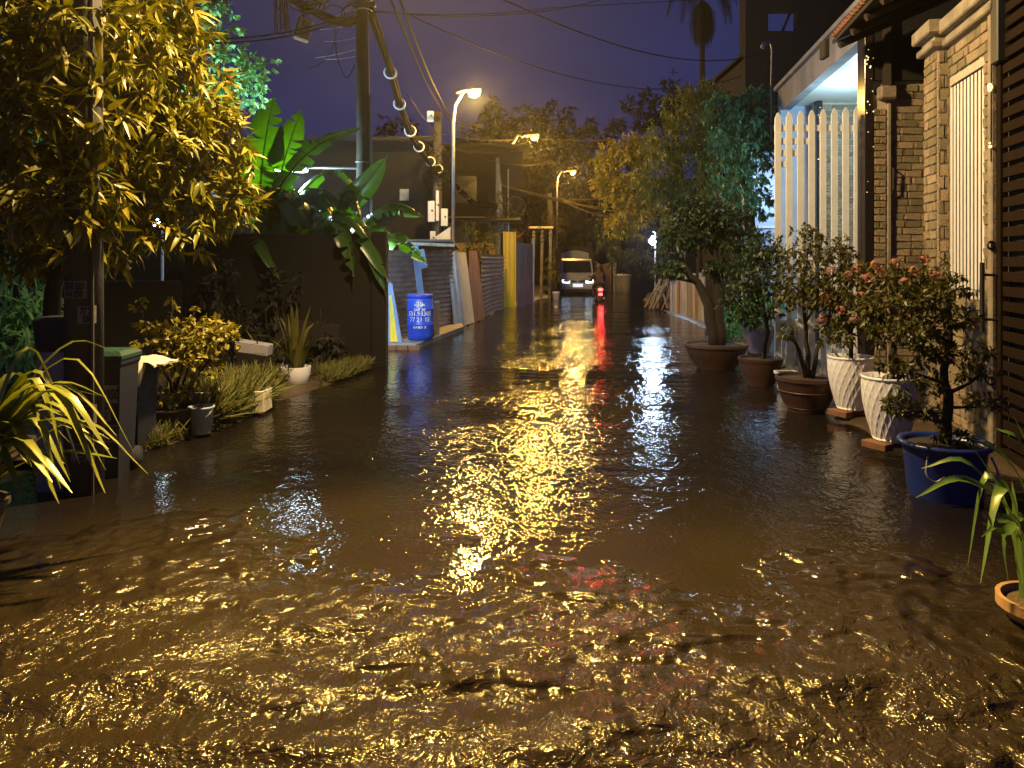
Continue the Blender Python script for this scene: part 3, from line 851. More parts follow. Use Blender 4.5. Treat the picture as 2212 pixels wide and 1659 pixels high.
# bare bulb on a thin post
bp = at(1410, 520, 24)
bl = thing('bulb_post', 'bright bluish bulb on a thin post at the lane edge', 'lamp', (bp.x + .08, 24, 0))
MB().tube([(bp.x + .08, 24, -.1), (bp.x + .08, 24, 2.5), (bp.x, 24, 2.52)], 0.025, 6).build('post', M_STEEL, bl)
MB().lathe([(.02, .16), (.05, .12), (.12, 0.02), (.12, -.04), (.07, -.12), (.01, -.14)], (bp.x, 23.98, bp.z), 14).build('bulb', M_BLUEE, bl, smooth=True)
lamp_light('bulb_light', (bp.x - .05, 23.8, bp.z - .02), 170, (0.55, 0.75, 1.0), 0.12, bl)
# far lane end
fw = thing('worn_wall', 'worn pinkish wall behind the truck at the lane end', 'wall', (4.9, 38, 0))
MB().add([(4.25, 38, -.2), (5.15, 38.4, -.2), (5.15, 38.4, 1.5), (4.6, 38.2, 1.35), (4.25, 38, 1.55), (4.3, 38.3, -.2), (5.2, 38.7, -.2), (5.2, 38.7, 1.5), (4.65, 38.5, 1.35), (4.3, 38.3, 1.55)],
         [(0, 1, 2, 3, 4), (9, 8, 7, 6, 5), (0, 5, 6, 1), (1, 6, 7, 2), (2, 7, 8, 3), (3, 8, 9, 4), (4, 9, 5, 0)]).build('wall', M_PINKWALL, fw)
MB().box((5.35, 38.6, 0.7), (.16, .16, 1.8)).build('post', M_TINB, fw)
for k, (u, y) in enumerate(((1340, 37.0), (1351, 36.6))):
    c = at(u, 630, y)
    t = thing('grey_bin', 'small grey bin beside the worn pink wall', 'bin', (c.x, y, 0), 'grey bins at the lane end')
    MB().lathe([(.24, -.1), (.27, .5), (.29, .78), (.30, .8)], (c.x, y, 0), 14).build('body', M_WOODP, t, smooth=True)
    MB().lathe([(.31, .8), (.31, .85), (.2, .9), (.02, .91)], (c.x, y, 0), 14).build('lid', M_TINB, t, smooth=True)

# ------------------------------------------------------------------ left side: walls, sheds, scrap-tin fence, drum
dw = thing('yard_wall', 'masonry yard wall coloured dark for tree shade in front of the banana plants', 'wall', (-3.4, 11.2, 0))
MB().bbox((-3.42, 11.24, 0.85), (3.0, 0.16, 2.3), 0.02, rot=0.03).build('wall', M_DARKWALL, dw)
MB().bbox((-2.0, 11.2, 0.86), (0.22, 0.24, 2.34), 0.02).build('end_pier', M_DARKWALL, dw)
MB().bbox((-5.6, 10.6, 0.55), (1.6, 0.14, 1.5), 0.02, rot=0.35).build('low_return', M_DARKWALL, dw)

pl_ = Vector((-2.28, 11.55, 1.86))
wl = thing('wall_lamp', 'small white bulb lamp fixed behind the end of the yard wall', 'lamp', pl_)
MB().tube([pl_ + Vector((.16, -.22, .02)), pl_ + Vector((.1, -.05, .04)), pl_ + Vector((0, 0, .06))], .012, 6).build('arm', M_STEEL, wl)
MB().lathe([(.02, .07), (.05, .05), (.06, 0), (.03, -.05), (.005, -.06)], pl_, 12).build('bulb', M_LEDE, wl, smooth=True)
lamp_light('bulb_light', pl_ + Vector((.03, .06, -.1)), 300, (.52, .74, 1.0), .06, wl)

def corrugated(name, p, q, z0, z1, pitch, amp, material, parent, vertical=False, lean=0.0, rag=0.0, thick=0.004):
    """one corrugated sheet from p to q; ribs run along the sheet unless vertical"""
    p, q = Vector(p), Vector(q)
    d = q - p; L = d.length; d.normalize(); n = Vector((d.y, -d.x, 0))
    per = 6
    if vertical:
        nu, nv = max(6, int(L / pitch * per)), 2
    else:
        nu, nv = 6, max(6, int((z1 - z0) / pitch * per))
    def fn(a, c):
        s = a * L; z = z0 + (z1 - z0) * c
        ph = (s if vertical else z) / pitch * 2 * PI
        bend = 0.03 * mnoise.noise(Vector((s * 1.3 + p.x, z * 1.1, p.y)))
        zz = z + (rag * mnoise.noise(Vector((s * 5, p.y, 1))) if c in (0, 1) else 0)
        pt = p + d * s + n * (amp * math.sin(ph) + bend + lean * (c - .5))
        return (pt.x, pt.y, zz)
    b = MB().grid(fn, nu, nv)
    k = len(b.V); nf = len(b.F)
    b.V += [v - n * thick for v in b.V]
    b.F += [tuple(i + k for i in f[::-1]) for f in b.F]
    return b.build(name, material, parent, smooth=True)

tf = thing('tin_fence', 'patchwork fence of rusty corrugated tin sheets along the lane', 'fence', (-1.6, 17, 0))
A = Vector((-2.62, 13.9, 0)); B = Vector((-1.42, 17.6, 0))
def lp(t): return A.lerp(B, t)
for i, (z0, z1) in enumerate(((0.06, 0.66), (0.62, 1.25), (1.21, 1.80))):
    corrugated('tin_sheet', lp(0) + Vector((.01 * i, 0, 0)), lp(0.60) + Vector((.01 * i, 0, 0)), z0, z1, 0.105, 0.018, M_TIN, tf)
    corrugated('tin_sheet', lp(0.57) + Vector((.02 - .006 * i, 0, 0)), lp(1.0) + Vector((.02, 0, 0)), z0, z1 + .01, 0.105, 0.018, M_TIN, tf)
for k in range(5):
    a = lp(0.02) + Vector((0.05, -.03, 0)); e = lp(0.26) + Vector((.05, -.03, 0))
    b = MB().box((a + e) / 2 + Vector((0, 0, 0.15 + 0.12 * k)), ((e - a).length, 0.02, 0.07), math.atan2((e - a).y, (e - a).x))
    b.build('slat', M_WOODP, tf)
def upright(p, q, zt, m, lean=-0.22, pitch=.11, amp=.012): return corrugated('upright_sheet', p, q, 0.02, zt, pitch, amp, m, tf, vertical=True, lean=lean, rag=.03)
C0 = at(972, 712, 17.4); C1 = at(994, 706, 17.9); C2 = at(1015, 700, 18.8); C3 = at(1038, 692, 19.8); C4 = at(1058, 680, 21.9); C5 = at(1088, 668, 24.2)
for v in (C0, C1, C2, C3, C4, C5): v.z = 0
upright(C0, C1, 1.80, M_TINB, pitch=.25, amp=.01)
upright(C1, C2, 1.79, M_TINW)
upright(C2, C3, 1.84, M_TINR)
for (p, q) in ((C3, C4), (C4 + Vector((-.05, 0.01, 0)), C5)):
    for i, (z0, z1) in enumerate(((0.0, 0.62), (0.58, 1.2), (1.16, 1.76))):
        corrugated('tin_sheet', p + Vector((.006 * i, 0, 0)), q + Vector((.006 * i, 0, 0)), z0, z1, 0.125, 0.024, M_TIN, tf)
for c, h in ((C0, 1.86), (C2, 1.9), (C3, 1.85), (C4, 1.9)):
    MB().tube([(c.x - .06, c.y + .06, -.2), (c.x - .06, c.y + .05, h)], .035, 6).build('post', M_BARK, tf)

# things leaning on the fence
ts = thing('blue_plank', 'pale blue plank leaning on the tin fence above the drum', 'plank', (-2.0, 15.6, 0))
MB().box((-1.93, 15.5, 1.05), (0.14, 0.04, 1.75), Matrix.Rotation(-0.12, 3, 'Y')).build('board', M_TARP, ts)
MB().box((-1.90, 15.47, 1.62), (0.2, 0.05, 0.4), Matrix.Rotation(-0.2, 3, 'Y')).build('rag', M_TARP, ts)
tp = thing('painted_offcut', 'blue and yellow painted offcut leaning beside the drum', 'board', (-2.2, 13.7, 0.09))
MB().add([(-2.30, 13.62, .09), (-2.02, 13.6, .09), (-2.22, 13.72, 1.15), (-2.32, 13.74, 1.25), (-2.30, 13.66, .09), (-2.02, 13.64, .09), (-2.22, 13.76, 1.15), (-2.32, 13.78, 1.25)],
         [(0, 1, 2, 3), (7, 6, 5, 4), (0, 4, 5, 1), (1, 5, 6, 2), (2, 6, 7, 3), (3, 7, 4, 0)]).build('board', M_TARP, tp)
MB().add([(-2.24, 13.610, .1), (-2.1, 13.600, .1), (-2.23, 13.70, .95), (-2.28, 13.705, .95)], [(0, 1, 2, 3)]).build('stripe', M_TINY, tp)
st = thing('short_stake', 'short grey stake standing against the tin beside the drum', 'stake', (-1.53, 15.2, 0.09))
MB().box((-1.52, 15.0, 0.42), (0.10, 0.05, 0.70)).build('stake', M_WOODP, st)
MB().box((-1.62, 14.85, 0.30), (0.08, 0.03, 0.46), Matrix.Rotation(-.2, 3, 'Y')).build('offcut', M_WOODP, st)

# plastic drum with stencilled adverts
dr = thing('plastic_drum', 'blue plastic drum covered in white stencilled phone adverts', 'drum', (-1.74, 14.05, 0.09))
dz = 0.09; DC = Vector((-1.74, 14.05, dz))
prof = [(0.20, 0.0), (0.235, 0.02), (0.245, 0.10), (0.248, 0.27), (0.256, 0.285), (0.256, 0.305), (0.248, 0.32), (0.248, 0.56), (0.256, 0.575), (0.256, 0.60), (0.247, 0.615), (0.238, 0.75), (0.215, 0.82)]
MB().lathe(prof, DC, 32).build('body', M_DRUM, dr, smooth=True)
MB().lathe([(0.225, 0.80), (0.245, 0.805), (0.248, 0.85), (0.235, 0.865), (0.20, 0.855), (0.02, 0.855)], DC, 32).build('lid', M_DRUM, dr, smooth=True)
def on_drum(h, r=0.252):
    a0 = -PI / 2 + 0.07
    def f(x, y):
        a = a0 + x / r
        return (DC.x + r * math.cos(a), DC.y + r * math.sin(a), DC.z + h + y)
    return f
for h, s, sz in ((0.64, '20', 0.13), (0.655, 'KHOAN', 0.055), (0.47, '531.93305', 0.115), (0.36, '77 21 1E', 0.115), (0.235, '0785 5', 0.095), (0.56, 'CAT  BT', 0.06)):
    text_mesh(s, sz, on_drum(h, 0.2585 if .5 < h < .64 else .251), 'stencil', M_PRINT, dr, 0.003)

by = thing('yard_back_wall', 'dark back wall of the yard behind the bright tree', 'wall', (-12, 20, 0))
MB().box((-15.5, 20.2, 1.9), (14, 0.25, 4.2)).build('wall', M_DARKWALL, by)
# ------------------------------------------------------------------ sheds and houses behind
bhs = thing('big_shed', 'tall brown blank-walled house behind the tin fence', 'house', (-4.5, 23, 0))
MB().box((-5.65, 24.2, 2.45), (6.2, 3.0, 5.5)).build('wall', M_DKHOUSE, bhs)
MB().box((-5.65, 23.9, 5.3), (6.7, 4.4, 0.12), Matrix.Rotation(0.06, 3, 'X')).build('roof', M_DKROOF, bhs)
MB().box((-3.3, 22.68, 3.6), (0.28, 0.04, 0.35)).build('vent', M_CONC, bhs)
MB().box((-3.3, 18.6, 1.98), (3.8, 2.4, 0.05), Matrix.Rotation(-0.07, 3, 'X')).build('lean_to_roof', M_TIN, bhs)
MB().box((-3.2, 17.42, 2.02), (3.7, 0.05, 0.07), Matrix.Rotation(0.04, 3, 'Y')).build('gutter', M_TINW, bhs)
oh = thing('ochre_house', 'low ochre-walled house under a dark verandah roof', 'house', (-1.2, 27, 0))
MB().box((-1.55, 27.4, 1.5), (2.9, 0.2, 3.4)).build('wall', M_OCHRE, oh)
MB().box((-1.4, 26.6, 3.05), (3.4, 2.0, 0.10), Matrix.Rotation(0.10, 3, 'X')).build('verandah_roof', M_DKROOF, oh)
MB().box((-1.3, 28.6, 4.3), (3.4, 2.4, 2.6)).build('upper_storey', M_FARWALL, oh)
MB().box((-1.3, 28.4, 5.75), (3.9, 3.2, 0.12)).build('roof', M_DKROOF, oh)
MB().box((-1.75, 27.35, 4.2), (0.9, 0.06, 1.0)).build('window', M_GLASS, oh)
MB().tube([(-2.45, 26.0, 0), (-2.45, 26.0, 3.0)], .05, 6).build('verandah_post', M_BARK, oh)
# yellow-painted and grey tin gates
yg = thing('yellow_tin_gate', 'bright yellow corrugated tin gate glowing under the lamp', 'gate', (-0.1, 24.9, 0))
Y0 = at(1087, 666, 24.7); Y1 = at(1115, 659, 25.05); Y0.z = Y1.z = 0
corrugated('panel', Y0, Y1, 0.0, 2.55, 0.19, 0.03, M_TINY, yg, vertical=True)
MB().tube([(Y0.x - .05, Y0.y + .1, 0), (Y0.x - .05, Y0.y + .1, 2.5)], .05, 6).build('post', M_BARK, yg)
gg = thing('grey_tin_gate', 'dull grey tin gate next to the yellow gate', 'gate', (0.4, 27.2, 0))
Y2 = at(1151, 656, 27.6); Y2.z = 0
corrugated('panel', Y1 + Vector((.02, .02, 0)), Y2, 0.0, 2.2, 0.22, 0.02, M_TING, gg, vertical=True)
MB().tube([(Y2.x, Y2.y + .05, 0), (Y2.x, Y2.y + .05, 2.4)], .06, 6).build('post', M_TINB, gg)
sh = thing('tall_dark_house', 'tall dark house filling the left of the lane end', 'house', (1.0, 51, 0))
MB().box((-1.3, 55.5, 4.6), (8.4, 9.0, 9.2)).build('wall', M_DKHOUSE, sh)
MB().box((-1.3, 55.3, 9.3), (8.9, 9.6, 0.2)).build('roof', M_DKROOF, sh)
for k in range(2): 
    w = MB().box((0.2, 50.98, 3.2 + 2.6 * k), (1.0, 0.08, 1.2)).build('window', M_GLASS, sh)
    MB().box((0.2, 50.93, 3.2 + 2.6 * k), (0.06, 0.06, 1.2)).build('mullion', M_CONC, w)
MB().box((1.2, 31.2, 2.95), (1.0, 1.5, 0.08)).build('canopy', M_TINW, sh)
for x in (0.85, 1.2, 1.55): MB().tube([(x, 30.6, 0), (x + .05, 30.6, 2.9)], .07, 6).build('canopy_post', M_CONC, sh)
eh = thing('lane_end_house', 'black shape of houses closing the far end of the lane', 'house', (9, 58, 0))
MB().box((5, 60, 3.2), (26, 6, 6.8)).build('wall', M_DKROOF, eh)
MB().add([(-8, 57, 6.6), (18, 57, 6.6), (18, 63, 6.6), (-8, 63, 6.6), (-6, 60, 8.2), (16, 60, 8.2)], [(0, 1, 5, 4), (2, 3, 4, 5), (1, 2, 5), (3, 0, 4)]).build('roof', M_DKROOF, eh)
oc = thing('orange_cloth', 'orange cloth strip hanging over the grey tin gate', 'cloth', (0.4, 26.8, 2.6))
MB().grid(lambda a, b_: tuple(at(1116 + 27 * a, 508 - 24 * a * a - 2 * b_ + 9 * b_ * (1 - a) , 26.6) + Vector((0, .04 * math.sin(9 * a + 3 * b_), 0))), 10, 3).build('cloth', M_CLOTHO, oc, smooth=True)

# ------------------------------------------------------------------ verge clutter by the near pole
cp = thing('concrete_post', 'squat grey concrete post with a blackened top behind the lily leaves', 'post', (-3.17, 5.2, 0))
b = MB().bbox((-3.17, 5.22, 0.42), (0.26, 0.22, 1.1), 0.02)
for v in b.V:
    if v.z > .5: v.x = -3.17 + (v.x + 3.17) * .93
b.build('shaft', M_PLASTER, cp)
b = MB().bbox((-3.17, 5.22, 1.085), (0.30, 0.24, 0.235), 0.02)
for v in b.V:
    if v.z < 1.0: v.x = -3.17 + (v.x + 3.17) * .84
b.build('tarred_top', M_BLACK, cp)

def wheelie(x, y, w, d, h, label, lidmat, posters, rot=0.0):
    t = thing('wheelie_bin', label, 'bin', (x, y, 0))
    R = Matrix.Rotation(rot, 3, 'Z')
    def P(a, b_, c): return Vector((x, y, 0)) + R @ Vector((a, b_, c))
    b = MB()
    for (zz, k) in ((-0.05, .80), (0.04, .82), (h * .90, 1.0), (h * .93, 1.07), (h * .97, 1.07)):
        for sx, sy in ((-1, -1), (1, -1), (1, 1), (-1, 1)):
            b.V.append(P(sx * w / 2 * k, sy * d / 2 * k, zz))
    for i in range(4):
        for j in range(4):
            b.F.append((i * 4 + j, i * 4 + (j + 1) % 4, i * 4 + 4 + (j + 1) % 4, i * 4 + 4 + j))
    b.F += [(3, 2, 1, 0), (16, 17, 18, 19)]
    body = b.build('body', M_BIN, t)
    lid = MB()
    for (zz, k) in ((h * .972, 1.12), (h * 1.0, 1.12), (h * 1.035, .9)):
        for sx, sy in ((-1, -1), (1, -1), (1, 1), (-1, 1)):
            lid.V.append(P(sx * w / 2 * k, sy * d / 2 * k, zz))
    for i in range(2):
        for j in range(4):
            lid.F.append((i * 4 + j, i * 4 + (j + 1) % 4, i * 4 + 4 + (j + 1) % 4, i * 4 + 4 + j))
    lid.F += [(3, 2, 1, 0), (8, 9, 10, 11)]
    lid.build('lid', lidmat, t)
    for s in (-1, 1):
        MB().tube([P(s * w * .38, d * .5, .08), P(s * w * .48, d * .5, .08)], .09, 14).build('wheel', M_RUBBER, t, smooth=True)
    MB().tube([P(-w * .4, d * .62, h * .93), P(w * .4, d * .62, h * .93)], .014, 6).build('grip', M_BIN, t)
    for (a, zz, pw, ph_, lines) in posters:
        k = lambda z_: .82 + .18 * (z_ - .04) / (h * .9 - .04)
        def f(px, py, zz=zz, a=a, off=.004):
            z_ = zz + py
            return P(a + px, -d / 2 * k(z_) - off, z_)
        po = MB().add([f(-pw / 2, -ph_ / 2), f(pw / 2, -ph_ / 2), f(pw / 2, ph_ / 2), f(-pw / 2, ph_ / 2)], [(0, 1, 2, 3)]).build('poster', M_PAPER, t)
        for q, ln in enumerate(lines):
            sz = ph_ / (len(lines) + .3) * 1.05
            text_mesh(ln, sz * .95, (lambda px, py, q=q, sz=sz, f=f, ph_=ph_: f(px * .62, ph_ / 2 - sz * (q + .95) + py, off=.006)), 'lettering', M_INK, po, .004)
    return t
wheelie(-3.02, 5.55, 0.30, 0.30, 0.90, 'dark wheelie bin with green lid and torn posters against the pole', M_BINLID,
        [(-.02, .50, .20, .16, ('0350 223', '0785 531')), (.04, .33, .18, .13, ('KHOAN CAT', '93 305')), (.08, .62, .1, .13, ('0350',))], 0.05)
wheelie(-3.18, 6.22, 0.27, 0.3, 0.72, 'dark blue-grey wheelie bin with torn posters under a pale paper bag', M_BIN,
        [(.0, .60, .10, .08, ('0350', '223')), (-.02, .46, .22, .11, ('KHOAN CAT', '0350 223')), (.07, .38, .12, .12, ('223 46', '0785'))], -0.08)
bg_ = MB().grid(lambda a, c: (-3.28 + .42 * a, 5.93 + .42 * c, 0.765 + .035 * mnoise.noise(Vector((a * 4, c * 4, 2))) - .10 * max(0, a - .75) - (.17 if (c < .07 and .3 < a < .75) else 0)), 14, 8)
for i in range(len(bg_.V)):
    v = bg_.V[i]; v.x += .02 * mnoise.noise(Vector((v.x * 9, v.y * 9, 4))); v.y += .05 * mnoise.noise(Vector((v.x * 7, v.y * 5, 9)))
k = len(bg_.V); bg_.V += [v + Vector((0, 0, .012)) for v in bg_.V]; bg_.F += [tuple(i + k for i in f[::-1]) for f in bg_.F]
pb = bg_.build('paper_bag', M_BAG, loc=(-3.15, 6.15, .75), smooth=True)
tag(pb, 'crumpled pale paper bag lying on top of the wheelie bin', 'bag')
rg = MB().grid(lambda a, c: (-3.36 + .26 * a, 5.72 + .12 * c, 0.97 - .16 * a * a + .02 * math.sin(8 * a)), 10, 3)
k = len(rg.V); rg.V += [v + Vector((0, 0, .01)) for v in rg.V]; rg.F += [tuple(i + k for i in f[::-1]) for f in rg.F]
tag(rg.build('wrapper', M_BAG, loc=(-3.2, 5.78, .9), smooth=True), 'narrow pale wrapper lying between the green lid and the paper bag', 'wrapper')

# boards and slab leaning by the dark wall
bx = thing('grey_crate', 'grey plastic crate lying tilted behind the leafy shrub', 'crate', (-3.1, 8.9, .1))
MB().bbox((-3.12, 8.95, 0.54), (0.40, 0.2, 0.14), .01, Matrix.Rotation(0.15, 3, 'Y')).build('body', M_PLASTER, bx)
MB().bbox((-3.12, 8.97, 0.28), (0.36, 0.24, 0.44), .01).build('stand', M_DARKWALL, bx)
pl = thing('old_plank', 'old dark plank propped against the yard wall', 'plank', (-3.0, 10.2, 0))
MB().box((-2.95, 10.6, 0.55), (0.95, 0.05, 0.34), Matrix.Rotation(0.1, 3, 'Y')).build('board', M_DKHOUSE, pl)

# ------------------------------------------------------------------ mango tree, near left
def spline(P, n):
    P = [Vector(p) for p in P]
    Q = [P[0] * 2 - P[1]] + P + [P[-1] * 2 - P[-2]]
    out = []
    seg = len(P) - 1
    for i in range(n + 1):
        t = i / n * seg; k = min(int(t), seg - 1); f = t - k
        a, b, c, d = Q[k:k + 4]
        out.append(0.5 * ((2 * b) + (c - a) * f + (2 * a - 5 * b + 4 * c - d) * f * f + (3 * b - a - 3 * c + d) * f ** 3))
    return out

mg = thing('mango_tree', 'drooping-leaved mango tree glowing yellow under the street lamp', 'tree', (-4.15, 6.6, 0))
def L(u, v, Y, a, b_, c): return (at(u, v, Y), a, b_, c)
m_lobes = [L(280, 110, 6.6, .66, .6, .55), L(370, 190, 7.0, .48, .45, .36), L(445, 300, 7.1, .42, .40, .33), L(495, 430, 7.1, .34, .36, .28), L(360, 300, 6.8, .65, .6, .5),
           L(200, 180, 7.1, .75, .6, .7), L(60, 120, 7.0, .65, .6, .6), L(250, 400, 6.9, .65, .6, .45), L(110, 400, 6.8, .6, .5, .5), L(200, 30, 6.6, .7, .6, .5),
           L(330, 50, 6.6, .38, .4, .35), L(30, 520, 6.6, .4, .4, .35), L(380, 470, 6.9, .45, .4, .28), L(190, 530, 6.6, .30, .3, .28), L(435, 240, 7.1, .3, .3, .25),
           L(150, 60, 5.0, .42, .3, .32), L(60, 260, 4.9, .34, .3, .3), L(190, 250, 5.0, .28, .25, .3), L(120, 450, 4.95, .3, .25, .28), L(200, 400, 5.05, .22, .2, .22), L(20, 40, 5.0, .4, .3, .4), L(270, 120, 5.6, .35, .3, .3)]
wood('trunk', [([(-4.15, 6.6, -.1), (-4.12, 6.6, 1.0), (-4.0, 6.65, 1.9), (-3.75, 6.8, 2.6), (-3.3, 6.8, 3.4), (-3.1, 6.6, 4.3)], .085, .03)], M_BARK, mg)
wood('branch', [([(-4.0, 6.65, 1.9), (-4.3, 6.9, 2.7), tuple(at(60, 120, 7.0))], .05, .015)], M_BARK, mg)
wood('branch', [([(-3.75, 6.8, 2.6), (-3.2, 6.9, 2.8), tuple(at(470, 320, 6.8))], .045, .012)], M_BARK, mg)
wood('branch', [([(-3.9, 6.7, 2.3), (-3.3, 6.9, 2.2), tuple(at(490, 430, 6.8))], .04, .012)], M_BARK, mg)
wood('branch', [([(-3.3, 6.8, 3.4), (-3.0, 6.6, 3.4), tuple(at(420, 180, 6.7))], .035, .01)], M_BARK, mg)
wood('branch', [(spline([at(-20, 150, 6.3), at(60, 145, 6.3), at(140, 160, 6.3), at(220, 165, 6.4)], 6), .02, .008)], M_BARK, mg)
P, FR, LN = crown(m_lobes, 1500, 8, 0.168, droop=0.25, spread=1.0, fill=(0.55, 1.06), seed=3, upn=0.9)
vis = (P[:, 2] < 1.6 + 0.36 * P[:, 1]) & (P[:, 0] > -0.73 * P[:, 1])
score = -np.linalg.norm(P - np.array([-1.2, 4.2, 4.2]), axis=1) - 50 * (~vis)
order = np.argsort(-score)
big, rest = order[:300], order[300:]
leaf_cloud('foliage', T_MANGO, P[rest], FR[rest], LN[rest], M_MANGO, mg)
lm_ = []
for k in range(3):
    V, F = leaf_tpl([0, .22, .62, 1], [.012, .12 + .012 * k, .10, .004], .3 + .14 * k, .4)
    me = bpy.data.meshes.new('leaf'); me.from_pydata([tuple(v) for v in V], [], [tuple(int(i) for i in f) for f in F]); me.update(); me.materials.append(M_MANGO1)
    lm_.append(me)
og = np.array(ORIG[mg.name])
for q, i in enumerate(big):
    o = bpy.data.objects.new('leaf', lm_[q % 3]); COL.objects.link(o); o.parent = mg
    m4 = Matrix([[*(FR[i][r] * LN[i]), (P[i] - og)[r]] for r in range(3)] + [[0, 0, 0, 1]])
    o.matrix_local = m4

# broad-leaved tree and undergrowth in the yard, lit by the white tube lamp
gt_ = thing('yard_tree', 'broad-leaved yard tree lit bright green behind the mango', 'tree', (-6.6, 16.5, 0))
g_lobes = [L(515, 150, 16, .62, .6, .62), L(540, 190, 15.8, .38, .4, .45), L(430, 60, 16.3, .8, .7, .8), L(470, 210, 16, .5, .5, .45), L(300, 60, 16.5, 1.1, .9, 1.0), L(120, 100, 16.5, 1.3, 1, 1.2), L(60, 300, 16, 1.2, 1, 1.1),
           L(250, 280, 16, 1.2, .9, 1.0), L(390, 200, 16, .7, .6, .7), L(-60, 150, 16, 1.2, 1, 1.6)]
wood('trunk', [([(-6.6, 16.8, -.1), (-6.6, 16.7, 2), (-6.8, 16.6, 4), (-7.4, 16.5, 6)], .16, .06)], M_BARK, gt_)
wood('limb', [([(-6.7, 16.6, 3.5), (-6.2, 16.2, 4.6), tuple(at(515, 150, 16))], .07, .02)], M_BARK, gt_)
P, FR, LN = crown(g_lobes, 1500, 6, 0.155, droop=0.15, spread=0.9, fill=(0.6, 1.05), seed=5, upn=0.6)
leaf_cloud('crown', T_ROUND, P, FR, LN * .9, M_BRIGHT, gt_)
dk = thing('dark_tree', 'dark tree crown rising behind the bright yard tree', 'tree', (-8.5, 22, 0))
wood('trunk', [([(-8.5, 22, 0), (-8.6, 22, 5), (-8.8, 22, 8)], .2, .08)], M_BARK, dk)
P, FR, LN = crown([L(410, 10, 22, 1.0, .8, 1.0), L(340, -60, 22, 1.4, 1, 1.4)], 420, 6, 0.2, seed=6)
leaf_cloud('crown', T_ROUND, P, FR, LN, M_DKLEAF, dk)
ug = thing('undergrowth_shrub', 'strap-leaved shrub lit pale cyan beyond the concrete post', 'shrub', (-6.2, 9.3, 0))
P, FR, LN = crown([L(20, 640, 9.3, .45, .4, .5), L(60, 720, 9.2, .4, .4, .45), L(0, 760, 9.2, .5, .4, .4)], 130, 6, 0.28, droop=0.35, seed=8)
leaf_cloud('foliage', T_LONG, P, FR, LN, M_BRIGHT, ug)
wood('stems', [([(-6.2 + .15 * k, 9.3, 0), (-6.2 + .22 * k, 9.3, .6), (-6.3 + .3 * k, 9.3, 1.3)], .02, .008) for k in range(-2, 3)], M_BARK, ug)

# ------------------------------------------------------------------ banana clump
bn = thing('banana_clump', 'clump of banana plants with torn backlit leaves above the yard wall', 'banana plant', (-3.2, 12.3, 0))
for (x, y, h, r) in ((-3.75, 12.4, 2.3, .11), (-3.1, 12.2, 2.0, .10), (-2.6, 12.3, 1.75, .08)):
    MB().tube([(x, y, -.1), (x + .03, y, h * .5), (x + .06, y, h)], [r * 1.15, r, r * .6], 10).build('pseudostem', M_BSTEM, bn, smooth=True)
def banana_leaf(P, width, side, tears=6, cup=0.25, seed=0, droop=0.0):
    """blade of cross-lying strips either side of a midrib, split where it is torn"""
    rr = random.Random(seed)
    n = 30
    C = spline(P, n)
    b = MB()
    side = Vector(side).normalized()
    for sgn in (-1, 1):
        cuts = sorted(rr.sample(range(3, n - 2), tears))
        grp = 0; tilt = 0.0; prev = None
        i = 0
        bounds = [0] + cuts + [n]
        for g in range(len(bounds) - 1):
            tilt = rr.uniform(-.25, .25) + (droop * rr.uniform(.3, 1.2))
            slip = rr.uniform(-.02, .02)
            row = []
            for i in range(bounds[g], bounds[g + 1] + 1):
                t = i / n
                c = C[i]
                tg = (C[min(i + 1, n)] - C[max(i - 1, 0)]).normalized()
                s = (side - tg * side.dot(tg)).normalized()
                up_ = tg.cross(s).normalized()
                if up_.z < 0: up_ = -up_
                w = width * 0.5 * (max(1e-3, math.sin(PI * min(1, t * 1.02 + .03))) ** 0.42) * (1 - .25 * t)
                sh = 0.0
                if i == bounds[g] and g > 0: sh = 0.012
                if i == bounds[g + 1] and g < len(bounds) - 2: sh = -0.012
                row.append([c + tg * sh * 0,
                            c + s * sgn * w * .5 + up_ * (cup * w * .5) + tg * (sh * 1.5),
                            c + s * sgn * w * (1 + rr.uniform(-.03, .03)) + up_ * (cup * w - w * (.25 + tilt)) + tg * (sh * 4 + slip + w * .18)])
            k = len(b.V)
            for r_ in row: b.V += r_
            for j in range(len(row) - 1):
                a = k + j * 3
                f1, f2 = (a, a + 3, a + 4, a + 1), (a + 1, a + 4, a + 5, a + 2)
                b.F += [f1, f2] if sgn > 0 else [f1[::-1], f2[::-1]]
    lf = b.build('leaf', M_BANANA, bn, smooth=True)
    MB().tube(C[::3], [.022 - .0018 * i for i in range(len(C[::3]))], 5).build('midrib', M_BSTEM, lf, smooth=True)
    return lf
X_ = (1, 0, 0)
banana_leaf([at(572, 500, 12.4), at(562, 420, 12.4), at(572, 310, 12.4), at(592, 206, 12.4)], .82, (1, .15, 0), 5, seed=1)
banana_leaf([at(585, 480, 12.6), at(598, 410, 12.6), at(625, 310, 12.6), at(652, 234, 12.6)], .58, (1, .3, .1), 8, seed=2)
banana_leaf([at(570, 480, 12.2), at(600, 410, 12.1), at(680, 318, 12.0), at(790, 272, 11.9)], .55, (0.2, 1, -.35), 7, seed=3)
banana_leaf([at(700, 520, 12.2), at(735, 455, 12.1), at(790, 400, 12.0), at(838, 336, 11.9)], .5, (.9, .4, -.35), 3, seed=4)
banana_leaf([at(720, 545, 12.3), at(780, 485, 12.2), at(850, 450, 12.1), at(916, 468, 12.0)], .42, (0, .72, .7), 9, seed=5, droop=.35)
banana_leaf([at(720, 555, 12.3), at(790, 512, 12.0), at(860, 520, 11.7), at(926, 572, 11.5)], .45, (0, .72, .7), 9, seed=6, droop=.4)
banana_leaf([at(690, 540, 12.2), at(720, 470, 11.9), at(780, 490, 11.2), at(842, 612, 10.9)], .55, (.25, 1, .2), 5, seed=7, droop=.6)
